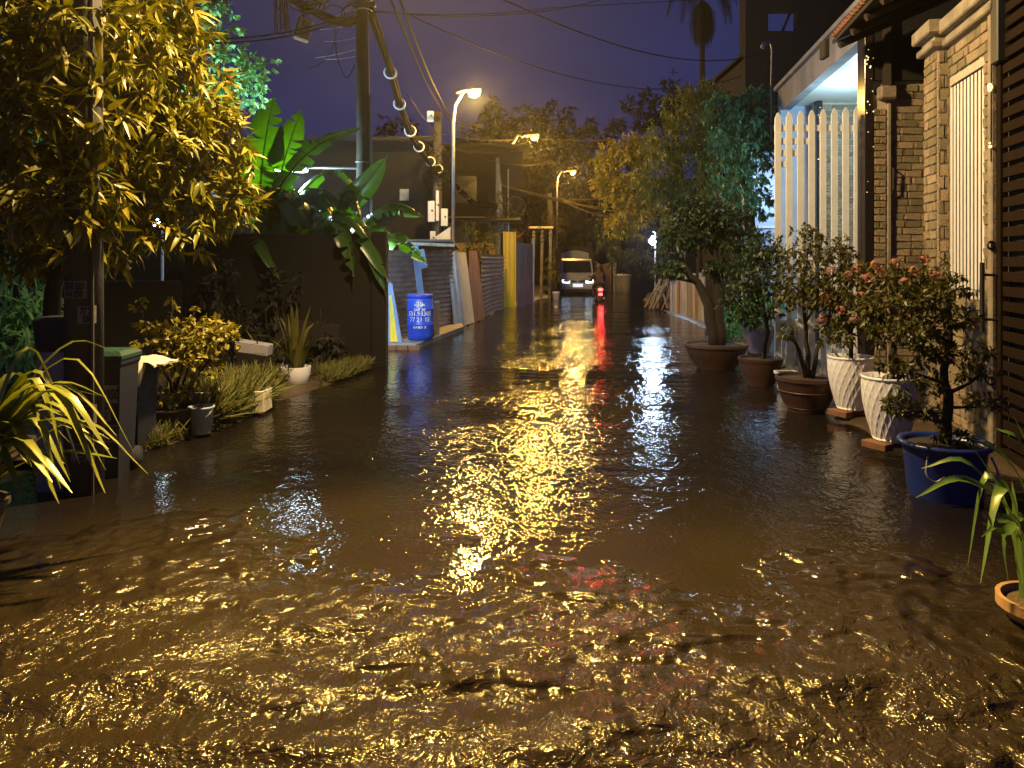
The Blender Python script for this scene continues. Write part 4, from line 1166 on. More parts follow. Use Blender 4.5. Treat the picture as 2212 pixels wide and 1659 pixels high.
banana_leaf([at(690, 545, 12.2), at(650, 440, 12.0), at(600, 440, 11.8), at(540, 520, 11.6)], .5, (.2, 1, .1), 6, seed=8, droop=.5)
banana_leaf([at(650, 540, 12.3), at(640, 450, 12.3), at(690, 410, 12.2), at(760, 470, 12.0)], .55, (.3, 1, .1), 7, seed=9, droop=.3)
banana_leaf([at(600, 520, 12.4), at(650, 420, 12.5), at(720, 370, 12.6), at(790, 430, 12.6)], .5, (.2, 1, .2), 7, seed=10, droop=.4)
banana_leaf([at(590, 540, 12.2), at(560, 500, 11.9), at(560, 520, 11.1), at(608, 612, 10.8)], .36, (.6, .8, .1), 5, seed=11, droop=.5)
banana_leaf([at(730, 560, 12.2), at(760, 540, 11.9), at(795, 520, 11.2), at(835, 640, 10.95)], .5, (.3, 1, 0), 4, seed=12, droop=.5)
banana_leaf([at(640, 560, 12.2), at(620, 480, 12.0), at(600, 470, 11.8), at(640, 560, 11.5)], .5, (1, .4, 0), 4, seed=13, droop=.5)
banana_leaf([at(660, 560, 12.2), at(690, 500, 12.0), at(740, 490, 11.2), at(765, 600, 10.9)], .55, (.4, 1, 0), 4, seed=14, droop=.5)

rb = random.Random(77)
for k in range(7):
    u0 = rb.uniform(600, 730); du = rb.choice((-1, 1)) * rb.uniform(60, 130); yy = rb.uniform(11.7, 12.6)
    banana_leaf([at(u0, 540, yy + .1), at(u0 + du * .3, 440 + rb.uniform(-20, 30), yy), at(u0 + du * .75, 420 + rb.uniform(-20, 40), yy - .1), at(u0 + du * 1.2, 490 + rb.uniform(-30, 40), yy - .2)], rb.uniform(.42, .6), (rb.uniform(-.2, .4), 1, rb.uniform(-.3, .4)), 6, seed=30 + k, droop=.5)
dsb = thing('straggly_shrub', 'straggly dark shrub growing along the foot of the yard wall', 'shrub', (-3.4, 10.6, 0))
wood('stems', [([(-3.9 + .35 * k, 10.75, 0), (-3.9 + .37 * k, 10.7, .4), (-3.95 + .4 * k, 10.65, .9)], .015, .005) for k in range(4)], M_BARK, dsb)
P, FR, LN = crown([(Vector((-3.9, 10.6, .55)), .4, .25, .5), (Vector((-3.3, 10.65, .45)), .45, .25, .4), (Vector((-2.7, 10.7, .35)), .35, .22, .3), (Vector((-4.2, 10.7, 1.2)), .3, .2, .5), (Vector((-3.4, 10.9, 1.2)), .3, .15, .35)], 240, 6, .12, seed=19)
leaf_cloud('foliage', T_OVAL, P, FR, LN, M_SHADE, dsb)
# ------------------------------------------------------------------ verge: shrub, grass, small pots
def pot(name, label, cat_, c, prof, material, soil_z, soil_r, group=None, n=28, f=None):
    t = thing(name, label, cat_, c, group)
    MB().lathe(prof, c, n, f, cap=True).build('pot', material, t, smooth=True, auto=40)
    MB().lathe([(soil_r, soil_z - .02), (soil_r, soil_z), (soil_r * .5, soil_z + .012), (.01, soil_z + .015)], c, 16).build('soil', M_SOIL, t, smooth=True)
    return t
c = Vector((at(375, 940, 6.75).x, 6.75, 0.04))
t = pot('potted_shrub', 'bushy round-leaved shrub in a dark bowl on the grass verge', 'potted plant', c, [(.16, -.02), (.2, .05), (.235, .20), (.25, .21), (.25, .225), (.21, .225), (.2, .19)], M_BOWL, .19, .2)
wood('stems', [([c + Vector((.0, 0, .18)), c + Vector((.02, 0, .4)), at(400, 780, 6.8), at(430, 700, 6.9)], .022, .006), ([c + Vector((0, 0, .18)), c + Vector((-.04, .02, .45)), at(340, 780, 6.7), at(300, 650, 6.8)], .016, .004),
               ([c + Vector((0, 0, .2)), at(378, 800, 6.75), at(372, 640, 6.8)], .014, .004), ([c + Vector((0, 0, .2)), at(420, 760, 6.8), at(415, 660, 6.8)], .014, .004), ([c + Vector((0, 0, .2)), at(450, 780, 6.8), at(500, 730, 6.8)], .014, .004)], M_BARK, t)
P, FR, LN = crown([L(400, 730, 6.8, .34, .32, .17), L(450, 720, 6.8, .28, .28, .15), L(350, 760, 6.7, .24, .25, .13), L(420, 790, 6.7, .25, .25, .15), L(480, 740, 6.8, .18, .2, .13), L(370, 850, 6.65, .12, .14, .12)], 230, 7, 0.062, droop=.25, seed=21, fill=(.5, 1.08))
P2, FR2, LN2 = crown([L(300, 680, 6.8, .04, .04, .2), L(372, 665, 6.8, .04, .04, .2), L(415, 680, 6.8, .04, .04, .14), L(330, 720, 6.8, .06, .06, .12), L(505, 735, 6.8, .05, .05, .06)], 36, 4, 0.062, droop=.2, seed=22)
leaf_cloud('foliage', T_ROUND, np.concatenate([P, P2]), np.concatenate([FR, FR2]), np.concatenate([LN, LN2]) * .95, M_SHRUB, t)
fb = thing('foam_planter', 'pale polystyrene planter box behind the shrub bowl', 'planter', (-3.12, 6.95, .05))
for (cx, cy, sx, sy) in ((-3.1, 6.98, .5, .03), (-3.1, 7.22, .5, .03), (-3.335, 7.1, .03, .21), (-2.865, 7.1, .03, .21)):
    MB().bbox((cx, cy, .2), (sx, sy, .30), .006).build('side', M_FOAM, fb)
MB().box((-3.1, 7.1, .26), (.44, .21, .04)).build('soil', M_SOIL, fb)
fb2 = thing('foam_planter', 'half-buried polystyrene box among the tall grass', 'planter', (-2.75, 8.0, .05))
for (cx, cy, sx, sy) in ((-2.78, 7.62, .46, .03), (-2.78, 7.86, .46, .03), (-2.995, 7.74, .03, .21), (-2.565, 7.74, .03, .21)):
    MB().bbox((cx, cy, .14), (sx, sy, .22), .006).build('side', M_FOAM, fb2)
bk = thing('plastic_bucket', 'small translucent white bucket beside the shrub bowl', 'bucket', (-2.86, 6.8, .05))
MB().lathe([(.085, -.02), (.105, .2), (.115, .21), (.115, .225), (.1, .225), (.085, .02)], (-2.82, 6.72, .05), 20).build('body', mat('bucket_plastic', (.4, .48, .46), (.25, .3, .28), rough=.4), bk, smooth=True)
MB().tube(spline([(-2.93, 6.72, .26), (-2.9, 6.66, .20), (-2.82, 6.63, .17), (-2.74, 6.66, .20), (-2.71, 6.72, .26)], 10), .004, 5).build('handle', M_STEEL, bk)
tc_ = Vector((at(605, 840, 9.1).x, 9.1, .04))
t = pot('potted_seedling', 'little seedling in a small terracotta pot beside the white bowl', 'potted plant', tc_, [(.07, -.03), (.1, .1), (.12, .105), (.12, .14), (.1, .14), (.09, .11)], M_TERRA, .11, .09)
P, FR, LN = crown([(tc_ + Vector((0, 0, .22)), .13, .12, .09)], 26, 5, .05, seed=24)
leaf_cloud('foliage', T_OVAL, P, FR, LN, M_OLLEAF, t)
tc_ = Vector((at(638, 846, 9.45).x, 9.45, .03))
def blade(P, w, tip=.15, n=9, fold=.25, side=None):
    """one strap leaf: folded ribbon along a curve"""
    C = spline(P, n); b = MB()
    for i, c_ in enumerate(C):
        t_ = i / n
        tg = (C[min(i + 1, n)] - C[max(i - 1, 0)]).normalized()
        s = side or tg.cross(Vector((0, 0, 1)))
        s = Vector(s)
        if s.length < .05: s = Vector((1, 0, 0))
        s = (s - tg * s.dot(tg)).normalized(); u_ = s.cross(tg)
        if u_.z < 0: u_ = -u_
        ww = w * .5 * (min(1, .45 + t_ * 2.2)) * max(.02, min(1, (1 - t_) / .35)) ** .7
        b.V += [c_ - s * ww + u_ * ww * fold, c_, c_ + s * ww + u_ * ww * fold]
    for i in range(n):
        a = i * 3
        b.F += [(a, a + 3, a + 4, a + 1), (a + 1, a + 4, a + 5, a + 2)]
    return b
t = pot('potted_snake_plant', 'tall spiky snake plant in a white bowl at the verge edge', 'potted plant', tc_, [(.09, -.06), (.15, .0), (.19, .12), (.195, .2), (.195, .215), (.175, .215), (.165, .17)], M_WHITEP, .18, .16)
rr = random.Random(5)
for k in range(26):
    a = rr.uniform(0, 2 * PI); ln = rr.uniform(.45, 1.0); lean = rr.uniform(.15, .95)
    d = Vector((math.cos(a), math.sin(a) * .7, 0))
    b0 = tc_ + d * .08 + Vector((0, 0, .17))
    blade([b0, b0 + d * lean * ln * .3 + Vector((0, 0, ln * .45)), b0 + d * lean * ln * .85 + Vector((0, 0, ln * (1 - lean * .55)))], rr.uniform(.04, .06), fold=.35).build('leaf', M_OLLEAF, t, smooth=True)
t = thing('grass_tuft', 'pale spiky grass tuft growing behind the small terracotta pot', 'plant', (-2.95, 9.1, .04))
for k in range(16):
    a = rr.uniform(0, 2 * PI); ln = rr.uniform(.35, .75); d = Vector((math.cos(a), math.sin(a) * .6, 0)); b0 = Vector((at(570, 840, 9.0).x, 9.0, .04)) + d * .06
    blade([b0, b0 + d * .08 + Vector((0, 0, ln * .6)), b0 + d * ln * .45 + Vector((0, 0, ln * .95))], .025).build('leaf', M_GRASS, t, smooth=True)

def grass(name, pts_fn, n, hmin, hmax, seed):
    r = np.random.default_rng(seed)
    V, F = [], []
    pos = []
    while len(pos) < n:
        p = pts_fn(r)
        if p is not None: pos.append(p)
    pos = np.array(pos)
    d = r.normal(size=(n, 3)); d[:, 2] = r.uniform(1.0, 3.0, n)
    nr = r.normal(size=(n, 3)); nr[:, 1] -= 1
    root = thing('grass_verge', '', '', (0, 0, 0)) if False else None
    b = leaf_tpl([0, .4, .8, 1], [.035, .03, .02, .002], .55, .2)
    fr = leaf_frames(d, nr); sc = r.uniform(hmin, hmax, n)
    Vt, Ft = b
    Pp = np.einsum('nij,kj->nki', fr, Vt) * sc[:, None, None] + pos[:, None, :]
    k = len(Vt)
    Q = (Ft[None] + (np.arange(n) * k)[:, None, None]).reshape(-1, 4)
    me = bpy.data.meshes.new(name)
    me.from_pydata(Pp.reshape(-1, 3).tolist(), [], Q.tolist()); me.update()
    return link(name, me, M_GRASS)
EDGE = [(-3.25, 5.75), (-2.95, 6.3), (-2.72, 7.0), (-2.62, 8.2), (-2.35, 9.4), (-2.05, 10.4), (-2.1, 11.0)]
def edge_x(y): return np.interp(y, [e[1] for e in EDGE], [e[0] for e in EDGE])
def g1(r):
    y = r.uniform(6.2, 10.9); x = edge_x(y) - abs(r.normal()) * .28
    if mnoise.noise(Vector((x * 2.2, y * 2.2, 3))) < -.12: return None
    if abs(x + 2.9) < .3 and 6.4 < y < 7.0 and r.uniform() > .3: return None
    if 8.0 < y < 9.6 and abs(x + .29 * y) < .3: return None
    if abs(y - 9.3) < .45 and x < edge_x(y) - .08 + .0 and r.uniform() > .15: return None
    return (x - .02, y, .03)
def g2(r):
    y = r.uniform(6.95, 8.3); x = edge_x(y) - .1 - abs(r.normal()) * .25
    return (x, y, .04)
tag(grass('verge_grass', g1, 6500, .08, .2, 31), 'short yellow-lit grass along the flooded verge', 'grass', kind='stuff')
tag(grass('tall_grass', g2, 6500, .18, .42, 32), 'taller rough grass clump around the buried foam box', 'grass', kind='stuff')

# ------------------------------------------------------------------ spider lilies at the frame edges
lc = Vector((-2.92, 3.95, 0))
t = thing('potted_lily', 'yellow-lit strap-leaved lily spilling from a tall dark pot', 'potted plant', lc)
MB().lathe([(.10, -.15), (.12, 0), (.19, .27), (.205, .28), (.205, .31), (.185, .31), (.175, .27)], lc, 24).build('pot', M_BLACK, t, smooth=True, auto=40)
MB().lathe([(.175, .25), (.17, .28), (.01, .29)], lc, 14).build('soil', M_SOIL, t)
rr = random.Random(9)
for k in range(58):
    a = rr.uniform(-1.7, 1.2) if k < 46 else rr.uniform(0, 2 * PI)
    ln = rr.uniform(.45, .9); hi_ = rr.uniform(.28, .82)
    d = Vector((math.cos(a), math.sin(a) * .8, 0)); b0 = lc + d * .05 + Vector((0, 0, .27))
    blade([b0, b0 + d * ln * .28 + Vector((0, 0, hi_ * .75)), b0 + d * ln * .62 + Vector((0, 0, hi_ * rr.uniform(.9, 1.15))), b0 + d * ln * .98 + Vector((0, 0, hi_ * rr.uniform(.25, 1.0)))], rr.uniform(.045, .075), n=12).build('leaf', M_LILY, t, smooth=True)
rc = Vector((2.36, 3.28, 0.0))
t = thing('potted_lily', 'green strap-leaved lily in a terracotta pot near the blue tub', 'potted plant', rc)
MB().lathe([(.10, -.12), (.12, -.02), (.175, .05), (.185, .055), (.185, .10), (.165, .10), (.155, .06)], rc, 28).build('pot', M_TERRA, t, smooth=True, auto=40)
MB().lathe([(.155, .05), (.15, .07), (.01, .08)], rc, 14).build('soil', M_SOIL, t)
ctl = [[(2205, 1290), (2200, 1150), (2090, 1000), (1990, 1012)], [(2210, 1290), (2190, 1120), (2080, 1035), (1978, 1075)], [(2205, 1290), (2180, 1120), (2130, 1030), (2090, 1225)], [(2212, 1290), (2190, 1100), (2160, 1060), (2118, 1260)],
       [(2215, 1290), (2190, 1180), (2160, 1060), (2100, 965)], [(2220, 1290), (2210, 1120), (2170, 1150), (2120, 1130)], [(2215, 1290), (2190, 1150), (2165, 1170), (2178, 1260)], [(2225, 1290), (2220, 1090), (2170, 990), (2085, 942)],
       [(2225, 1290), (2225, 1100), (2205, 960), (2150, 925)], [(2230, 1290), (2235, 1100), (2222, 980), (2190, 900)], [(2212, 1290), (2202, 1200), (2196, 1100), (2186, 1040)], [(2240, 1290), (2260, 1120), (2300, 1010), (2370, 960)], [(2240, 1290), (2290, 1150), (2340, 1080), (2400, 1120)],
       [(2220, 1290), (2216, 1180), (2180, 1120), (2120, 1160)]]
for k, cs in enumerate(ctl):
    yy = 3.25 - .04 * (k % 5)
    blade([at(u, v, yy - .1 * j * (1 if k % 2 else -.6)) for j, (u, v) in enumerate(cs)], rr.uniform(.034, .05), n=14, fold=.3, side=(.2, 1, .55)).build('leaf', M_LILYG, t, smooth=True)

# ------------------------------------------------------------------ pots along the right bank
def tree_pot(t, lobes, twigs, per, ln, material, paths, seed, tpl=T_OVAL, droop=.2, fill=(.5, 1.06), wm=M_BARK, upn=.8):
    wood('trunk', paths, wm, t)
    P, FR, LN = crown(lobes, twigs, per, ln, droop=droop, seed=seed, fill=fill, upn=upn)
    leaf_cloud('foliage', tpl, P, FR, LN, material, t)
def bowl(R, h, lip=.02):
    return [(R * .55, -.12), (R * .58, 0), (R * .80, h * .35), (R * .93, h * .75), (R * .96, h * .86), (R, h * .9), (R, h), (R * .93, h), (R * .9, h - .03)]
# bonsai in the wide bowl, furthest
c = Vector((3.03, 11.0, 0))
t = pot('potted_bonsai', 'large spreading bonsai with twin trunks in a wide brown bowl', 'bonsai', c, bowl(.47, .36), M_BOWL, .33, .43)
tree_pot(t, [L(1475, 515, 11, .36, .38, .20), L(1530, 470, 11.1, .55, .4, .22), L(1600, 520, 11.1, .42, .38, .20), L(1445, 582, 10.8, .24, .25, .11), L(1640, 560, 11, .2, .25, .13), L(1560, 580, 10.9, .26, .25, .12), L(1500, 450, 11.2, .4, .4, .16)],
         1150, 8, .085, M_DKLEAF, [([c + Vector((-.02, 0, .3)), at(1528, 660, 11), at(1505, 610, 11), at(1470, 570, 10.95)], .10, .04), ([c + Vector((.06, 0, .3)), at(1551, 650, 11), at(1548, 570, 11), at(1530, 500, 11.05)], .095, .045),
         ([at(1548, 570, 11), at(1580, 540, 11.05), at(1620, 525, 11.1)], .045, .015), ([at(1530, 510, 11), at(1490, 520, 11), at(1440, 490, 11)], .045, .012), ([at(1538, 520, 11), at(1545, 480, 11.1), at(1590, 450, 11.1)], .035, .012), ([at(1505, 610, 11), at(1450, 600, 10.9)], .03, .01)], 41)
c = Vector((3.19, 9.5, 0))
t = pot('potted_tree', 'slender dark-leaved tree in a brown bowl next to the white trough', 'potted plant', c, bowl(.28, .35), M_BOWL, .32, .25)
tree_pot(t, [L(1630, 590, 9.5, .38, .35, .28), L(1600, 650, 9.4, .28, .3, .22), L(1670, 640, 9.4, .2, .25, .25), L(1650, 540, 9.5, .28, .3, .16), L(1615, 690, 9.4, .14, .2, .12)], 420, 7, .075, M_DKLEAF,
         [([c + Vector((.03, 0, .3)), at(1658, 720, 9.5), at(1645, 640, 9.5), at(1630, 560, 9.5)], .035, .012), ([at(1655, 700, 9.5), at(1680, 640, 9.4), at(1690, 600, 9.4)], .018, .006), ([at(1648, 660, 9.5), at(1600, 640, 9.4)], .018, .006)], 42)
c = Vector((3.12, 7.85, 0))
t = pot('potted_tree', 'many-stemmed leafy tree in a banded brown bowl beside the white pots', 'potted plant', c, bowl(.315, .37), M_BOWL, .34, .28)
MB().torus(c + Vector((0, 0, .22)), .281, .008, n=32).build('band', M_BOWL, t)
MB().torus(c + Vector((0, 0, .05)), .205, .008, n=32).build('band', M_BOWL, t)
tree_pot(t, [L(1740, 560, 7.8, .30, .3, .20), L(1800, 540, 7.9, .22, .25, .15), L(1720, 640, 7.7, .20, .25, .20), L(1765, 620, 7.7, .26, .28, .2), L(1830, 580, 7.8, .18, .2, .16), L(1700, 720, 7.7, .08, .12, .07), L(1790, 700, 7.7, .15, .2, .12), L(1745, 500, 7.9, .16, .2, .08)], 420, 6, .066, M_OLLEAF,
         [([c + Vector((.0, 0, .33)), at(1728, 760, 7.8), at(1705, 715, 7.75)], .03, .012), ([c + Vector((.03, 0, .33)), at(1742, 740, 7.8), at(1735, 640, 7.8), at(1745, 540, 7.8)], .032, .01), ([c + Vector((.06, 0, .33)), at(1765, 760, 7.8), at(1790, 690, 7.8), at(1800, 580, 7.8)], .028, .008),
          ([at(1738, 700, 7.8), at(1770, 640, 7.7), at(1830, 580, 7.8)], .016, .006), ([at(1735, 640, 7.8), at(1700, 600, 7.7)], .014, .005)], 43, fill=(.3, 1.08))
# white relief pots on bricks
zb = .105
def relief(r, th, z):
    h = z / .53
    if h < .03 or h > .955 or r < .12: return r
    n_ = 40; x = th / (2 * PI) * n_
    v = 0
    for k in (math.floor(x) - 1, math.floor(x), math.floor(x) + 1, math.floor(x) + 2):
        cx = k + (0.40 if k % 2 else -0.40) * math.sin(h * PI * 7)
        v = max(v, math.exp(-((x - cx) / .26) ** 2))
    return r + .0065 * (v - .3)
wpm = MB().lathe([(.115, 0), (.125, .004), (.13, .02)] + [(.13 + .085 * math.sin(min(1, (i / 40) * 1.12) * PI / 2), .02 + .49 * i / 40) for i in range(41)] + [(.222, .515), (.222, .535), (.205, .535), (.195, .48)], (0, 0, 0), 240, relief).mesh('pot', smooth=True)
wpm.materials.append(M_WHITEP)
FL = []
for k, (x, y, lab) in enumerate(((3.14, 6.15, 'flowering shrub in a white diamond-relief pot nearest the blue tub'), (3.40, 7.43, 'flowering shrub in a white diamond-relief pot beside the banded brown bowl'))):
    c = Vector((x, y, zb))
    t = thing('potted_ixora', lab, 'potted plant', c, 'white relief pots with flowering shrubs')
    o = bpy.data.objects.new('pot', wpm); COL.objects.link(o); o.parent = t; o.rotation_euler.z = .3 * k
    MB().lathe([(.2, .47), (.19, .49), (.01, .5)], c, 16).build('soil', M_SOIL, t)
    if k == 0:
        lobes = [L(1960, 640, 6.3, .26, .26, .16), L(1900, 660, 6.3, .2, .24, .16), L(2000, 600, 6.4, .22, .2, .14), L(1930, 590, 6.4, .22, .2, .12), L(1980, 700, 6.2, .2, .2, .12), L(1900, 720, 6.2, .10, .15, .08)]
        pth = [([c + Vector((.03, 0, .46)), at(1925, 770, 6.15), at(1940, 720, 6.2), at(1950, 640, 6.3)], .026, .01), ([at(1932, 740, 6.2), at(1900, 680, 6.25)], .014, .006), ([at(1945, 700, 6.2), at(1990, 620, 6.3)], .014, .006)]
        fs = [(1893, 572), (1935, 568), (1997, 560), (2020, 590), (1870, 600), (1912, 660), (1960, 690), (2000, 640), (1935, 720), (2035, 600), (1990, 668), (1903, 590), (1955, 610), (1975, 585)]
        Yf = 6.12
    else:
        lobes = [L(1830, 660, 7.4, .24, .25, .18), L(1790, 640, 7.5, .2, .2, .15), L(1850, 600, 7.5, .22, .22, .14), L(1815, 720, 7.4, .2, .22, .14), L(1860, 690, 7.3, .18, .2, .18)]
        pth = [([c + Vector((0, 0, .46)), at(1838, 740, 7.4), at(1830, 680, 7.4), at(1820, 620, 7.4)], .024, .008), ([at(1836, 720, 7.4), at(1870, 650, 7.4)], .014, .005)]
        fs = [(1795, 585), (1832, 595), (1780, 640), (1800, 655), (1775, 690), (1850, 580), (1860, 640), (1845, 690), (1880, 600), (1815, 670)]
        Yf = 7.2
    tree_pot(t, lobes, 300, 6, .068, M_OLLEAF, pth, 45 + k, fill=(.3, 1.08))
    for (u, v) in fs:
        fc_ = at(u, v, Yf + random.uniform(-.05, .2))
        bb = MB()
        for q in range(22):
            d = Vector((random.gauss(0, 1), random.gauss(0, 1), random.gauss(.3, .8))).normalized()
            p = fc_ + d * .042
            a_ = d.orthogonal().normalized() * .016; b__ = d.cross(a_).normalized() * .016
            bb.add([p - a_, p - b__ + d * .003, p + a_, p + b__ + d * .003, p + d * .006], [(0, 1, 4), (1, 2, 4), (2, 3, 4), (3, 0, 4)])
        bb.build('flower_cluster', M_FLOWER, t)
    for q, (dx, dy) in enumerate(((-.13, -.05), (.10, .02))):
        br = MB().bbox((x + dx, y + dy, .075), (.11, .22, .062), .006, .5 + q).build('loose_brick', M_BRK, loc=(x + dx, y + dy, .045))
        tag(br, 'orange brick under the white pot %s' % ('nearest the blue tub' if k == 0 else 'beside the banded brown bowl'), 'brick', 'bricks propping the white pots')
# blue tub with tiered bonsai
c = Vector((2.95, 5.05, 0))
t = thing('potted_bonsai', 'tiered bonsai growing in a round blue plastic tub', 'bonsai', c)
MB().lathe([(.215, -.1), (.225, 0), (.255, .30), (.262, .33), (.285, .34), (.292, .355), (.285, .37), (.262, .372), (.245, .35), (.24, .33)], c, 40).build('tub', M_TUB, t, smooth=True)
MB().lathe([(.242, .31), (.24, .335), (.1, .345), (.01, .35)], c, 20).build('soil', M_SOIL, t)
for s in (-1, 1):
    MB().tube(spline([c + Vector((s * .21, -.17, .3)), c + Vector((s * .235, -.2, .2)), c + Vector((s * .19, -.22, .15)), c + Vector((s * .13, -.23, .19))], 10), .007, 6).build('handle', M_STEEL, t, smooth=True)
tree_pot(t, [L(1990, 650, 5.1, .22, .2, .09), L(2060, 620, 5.1, .14, .15, .06), L(2075, 690, 5.1, .10, .15, .06), L(1960, 720, 5.0, .15, .18, .07), L(2020, 700, 5.0, .17, .15, .09), L(1950, 790, 5.0, .15, .16, .06), L(2030, 760, 5.0, .13, .15, .06), L(1995, 830, 5.0, .13, .15, .05),
             L(2115, 760, 5.15, .12, .14, .035), L(2105, 805, 5.15, .13, .14, .045), L(2120, 868, 5.1, .14, .14, .045), L(1945, 880, 5.0, .13, .14, .05), L(2000, 890, 5.0, .1, .12, .04), L(2060, 945, 5.0, .12, .13, .03)],
         430, 8, .052, M_OLLEAF, [([c + Vector((.0, 0, .32)), at(2048, 880, 5.05), at(2040, 800, 5.05), at(2052, 720, 5.05), at(2050, 630, 5.1)], .042, .012), ([at(2045, 850, 5.05), at(2090, 830, 5.1), at(2130, 800, 5.1)], .016, .006), ([at(2045, 880, 5.05), at(2110, 880, 5.1)], .015, .006),
         ([at(2043, 830, 5.05), at(1960, 800, 5)], .016, .005), ([at(2045, 890, 5.05), at(1950, 890, 5)], .016, .005), ([at(2048, 740, 5.05), at(1970, 690, 5)], .016, .005)], 48, droop=.1, fill=(.4, 1.08))
# small white trough and mauve pot
c = at(1700, 800, 8.9); t = thing('white_trough', 'small white square planter trough between the brown bowls', 'planter', (c.x, 8.9, .1))
for q in range(1):
    b = MB()
    for (zz, k) in ((0.02, .075), (.05, .085), (.22, .10), (.225, .118), (.26, .12)):
        for sx, sy in ((-1, -1), (1, -1), (1, 1), (-1, 1)): b.V.append(Vector((c.x + sx * k, 8.9 + sy * k, zz)))
    for i in range(4):
        for j in range(4): b.F.append((i * 4 + j, i * 4 + (j + 1) % 4, i * 4 + 4 + (j + 1) % 4, i * 4 + 4 + j))
    b.F.append((3, 2, 1, 0)); b.build('body', M_WHITEP, t)
    MB().box((c.x, 8.9, .235), (.225, .225, .03)).build('soil', M_SOIL, t)
c = Vector((at(1640, 740, 12.6).x, 12.6, .12))
t = pot('potted_palm', 'young leafy plant in a mauve pot behind the spreading bonsai', 'potted plant', c, [(.16, -.1), (.18, .02), (.28, .30), (.31, .31), (.31, .36), (.28, .36), (.27, .3)], M_PURPLE, .32, .26)
tree_pot(t, [(c + Vector((-.2, 0, .6)), .4, .35, .25), (c + Vector((.1, 0, .7)), .3, .3, .3)], 130, 6, .11, M_BRIGHT, [([c + Vector((0, 0, .3)), c + Vector((-.1, 0, .8))], .025, .01)], 49)
c = Vector((at(1575, 740, 13.4).x, 13.4, .05))
t = thing('low_shrub', 'low shrub lit cyan-green behind the twin-trunk bonsai', 'shrub', c)
tree_pot(t, [(c + Vector((0, 0, .45)), .38, .35, .42), (c + Vector((-.1, 0, .2)), .4, .3, .25)], 160, 6, .09, M_BRIGHT, [([c, c + Vector((0, 0, .5))], .025, .01), ([c, c + Vector((.15, 0, .45))], .02, .008)], 50)

# ------------------------------------------------------------------ street trees on the right
t = thing('ficus_tree', 'dense dark ficus with cyan-lit leaves beside the porch', 'tree', (4.9, 14.9, 0))
wood('trunk', [([(4.9, 14.9, -.1), (4.85, 14.9, 1.8), (4.7, 14.9, 3.2), (4.6, 14.9, 4.4)], .14, .05), ([(4.85, 14.9, 2), (4.4, 14.8, 3), (4.1, 14.8, 3.6)], .06, .02)], M_BARK, t)
P, FR, LN = crown([L(1600, 260, 14.6, .62, .5, .55), L(1570, 330, 14.4, .42, .4, .5), L(1635, 330, 14.6, .4, .4, .6), L(1560, 240, 14.8, .4, .4, .35), L(1600, 400, 14.4, .40, .4, .4), L(1640, 220, 14.8, .4, .4, .35), L(1645, 440, 14.5, .22, .3, .3)], 560, 8, .14, droop=.7, seed=61, fill=(.5, 1.08))
leaf_cloud('crown', T_OVAL, P, FR, LN, M_CYLEAF, t)
t = thing('rain_tree', 'rounded olive-green street tree between the ficus and the yellow tree', 'tree', (5.3, 18.2, 0))
wood('trunk', [([(5.3, 18.2, -.1), (5.2, 18.2, 2), (4.8, 18, 3.4), (4.5, 18, 4.8)], .16, .05), ([(5.2, 18.1, 2.4), (4.4, 17.8, 3.0), (3.9, 17.6, 3.4)], .07, .02)], M_BARK, t)
P, FR, LN = crown([L(1500, 240, 18, .75, .6, .6), L(1450, 300, 17.6, .7, .6, .6), L(1500, 360, 17.4, .8, .6, .7), L(1420, 390, 17.2, .55, .5, .5), L(1470, 440, 17, .6, .5, .5), L(1540, 300, 17.6, .5, .5, .6), L(1520, 200, 18.2, .45, .4, .3), L(1470, 490, 17, .42, .4, .32)], 1050, 8, .17, droop=.45, seed=62, fill=(.5, 1.08))
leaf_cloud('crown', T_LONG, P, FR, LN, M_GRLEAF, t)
t = thing('yellow_tree', 'feathery tree lit yellow, leaning over the lane toward the lamps', 'tree', (5.6, 22.5, 0))
wood('trunk', [([(5.6, 22.5, -.1), (5.3, 22.4, 2), (4.4, 22.2, 3.4), (3.4, 22, 4.4)], .15, .05), ([(4.6, 22.2, 3.1), (3.6, 21.8, 3.2), (2.9, 21.6, 3.3)], .06, .015)], M_BARK, t)
P, FR, LN = crown([L(1350, 330, 22, .75, .7, .45), L(1320, 400, 21.8, .6, .6, .45), L(1370, 420, 21.6, .8, .6, .6), L(1310, 350, 22, .4, .5, .25), L(1345, 480, 21.5, .6, .5, .5), L(1390, 452, 21.4, .5, .5, .42), L(1390, 330, 22, .6, .6, .5), L(1300, 395, 21.6, .25, .3, .12)], 900, 8, .15, droop=.25, seed=63, fill=(.45, 1.1), upn=1.0)
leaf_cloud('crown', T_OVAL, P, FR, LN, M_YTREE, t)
t = thing('bare_tree', 'sparse dark tree standing against the sky behind the street trees', 'tree', (9, 36, 0))
bp_ = [([(9, 36, 0), (8.6, 36, 4), (8.0, 36, 7), (7.6, 36, 9)], .2, .06)]
for (u, v) in ((1360, 225), (1390, 200), (1445, 165), (1425, 210), (1380, 260), (1330, 270), (1460, 190), (1400, 250)):
    bp_.append(([(8.3, 36, 5.5), at((1450 + u) / 2, (v + 290) / 2, 36), at(u, v, 36)], .07, .02))
wood('trunk', bp_, M_BARK, t)
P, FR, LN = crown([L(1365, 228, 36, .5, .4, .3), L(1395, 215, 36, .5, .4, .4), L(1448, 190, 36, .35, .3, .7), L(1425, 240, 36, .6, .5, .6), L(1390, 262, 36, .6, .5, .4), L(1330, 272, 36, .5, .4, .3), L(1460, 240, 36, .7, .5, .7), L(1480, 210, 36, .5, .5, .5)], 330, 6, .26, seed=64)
leaf_cloud('crown', T_OVAL, P, FR, LN, M_SHADE, t)
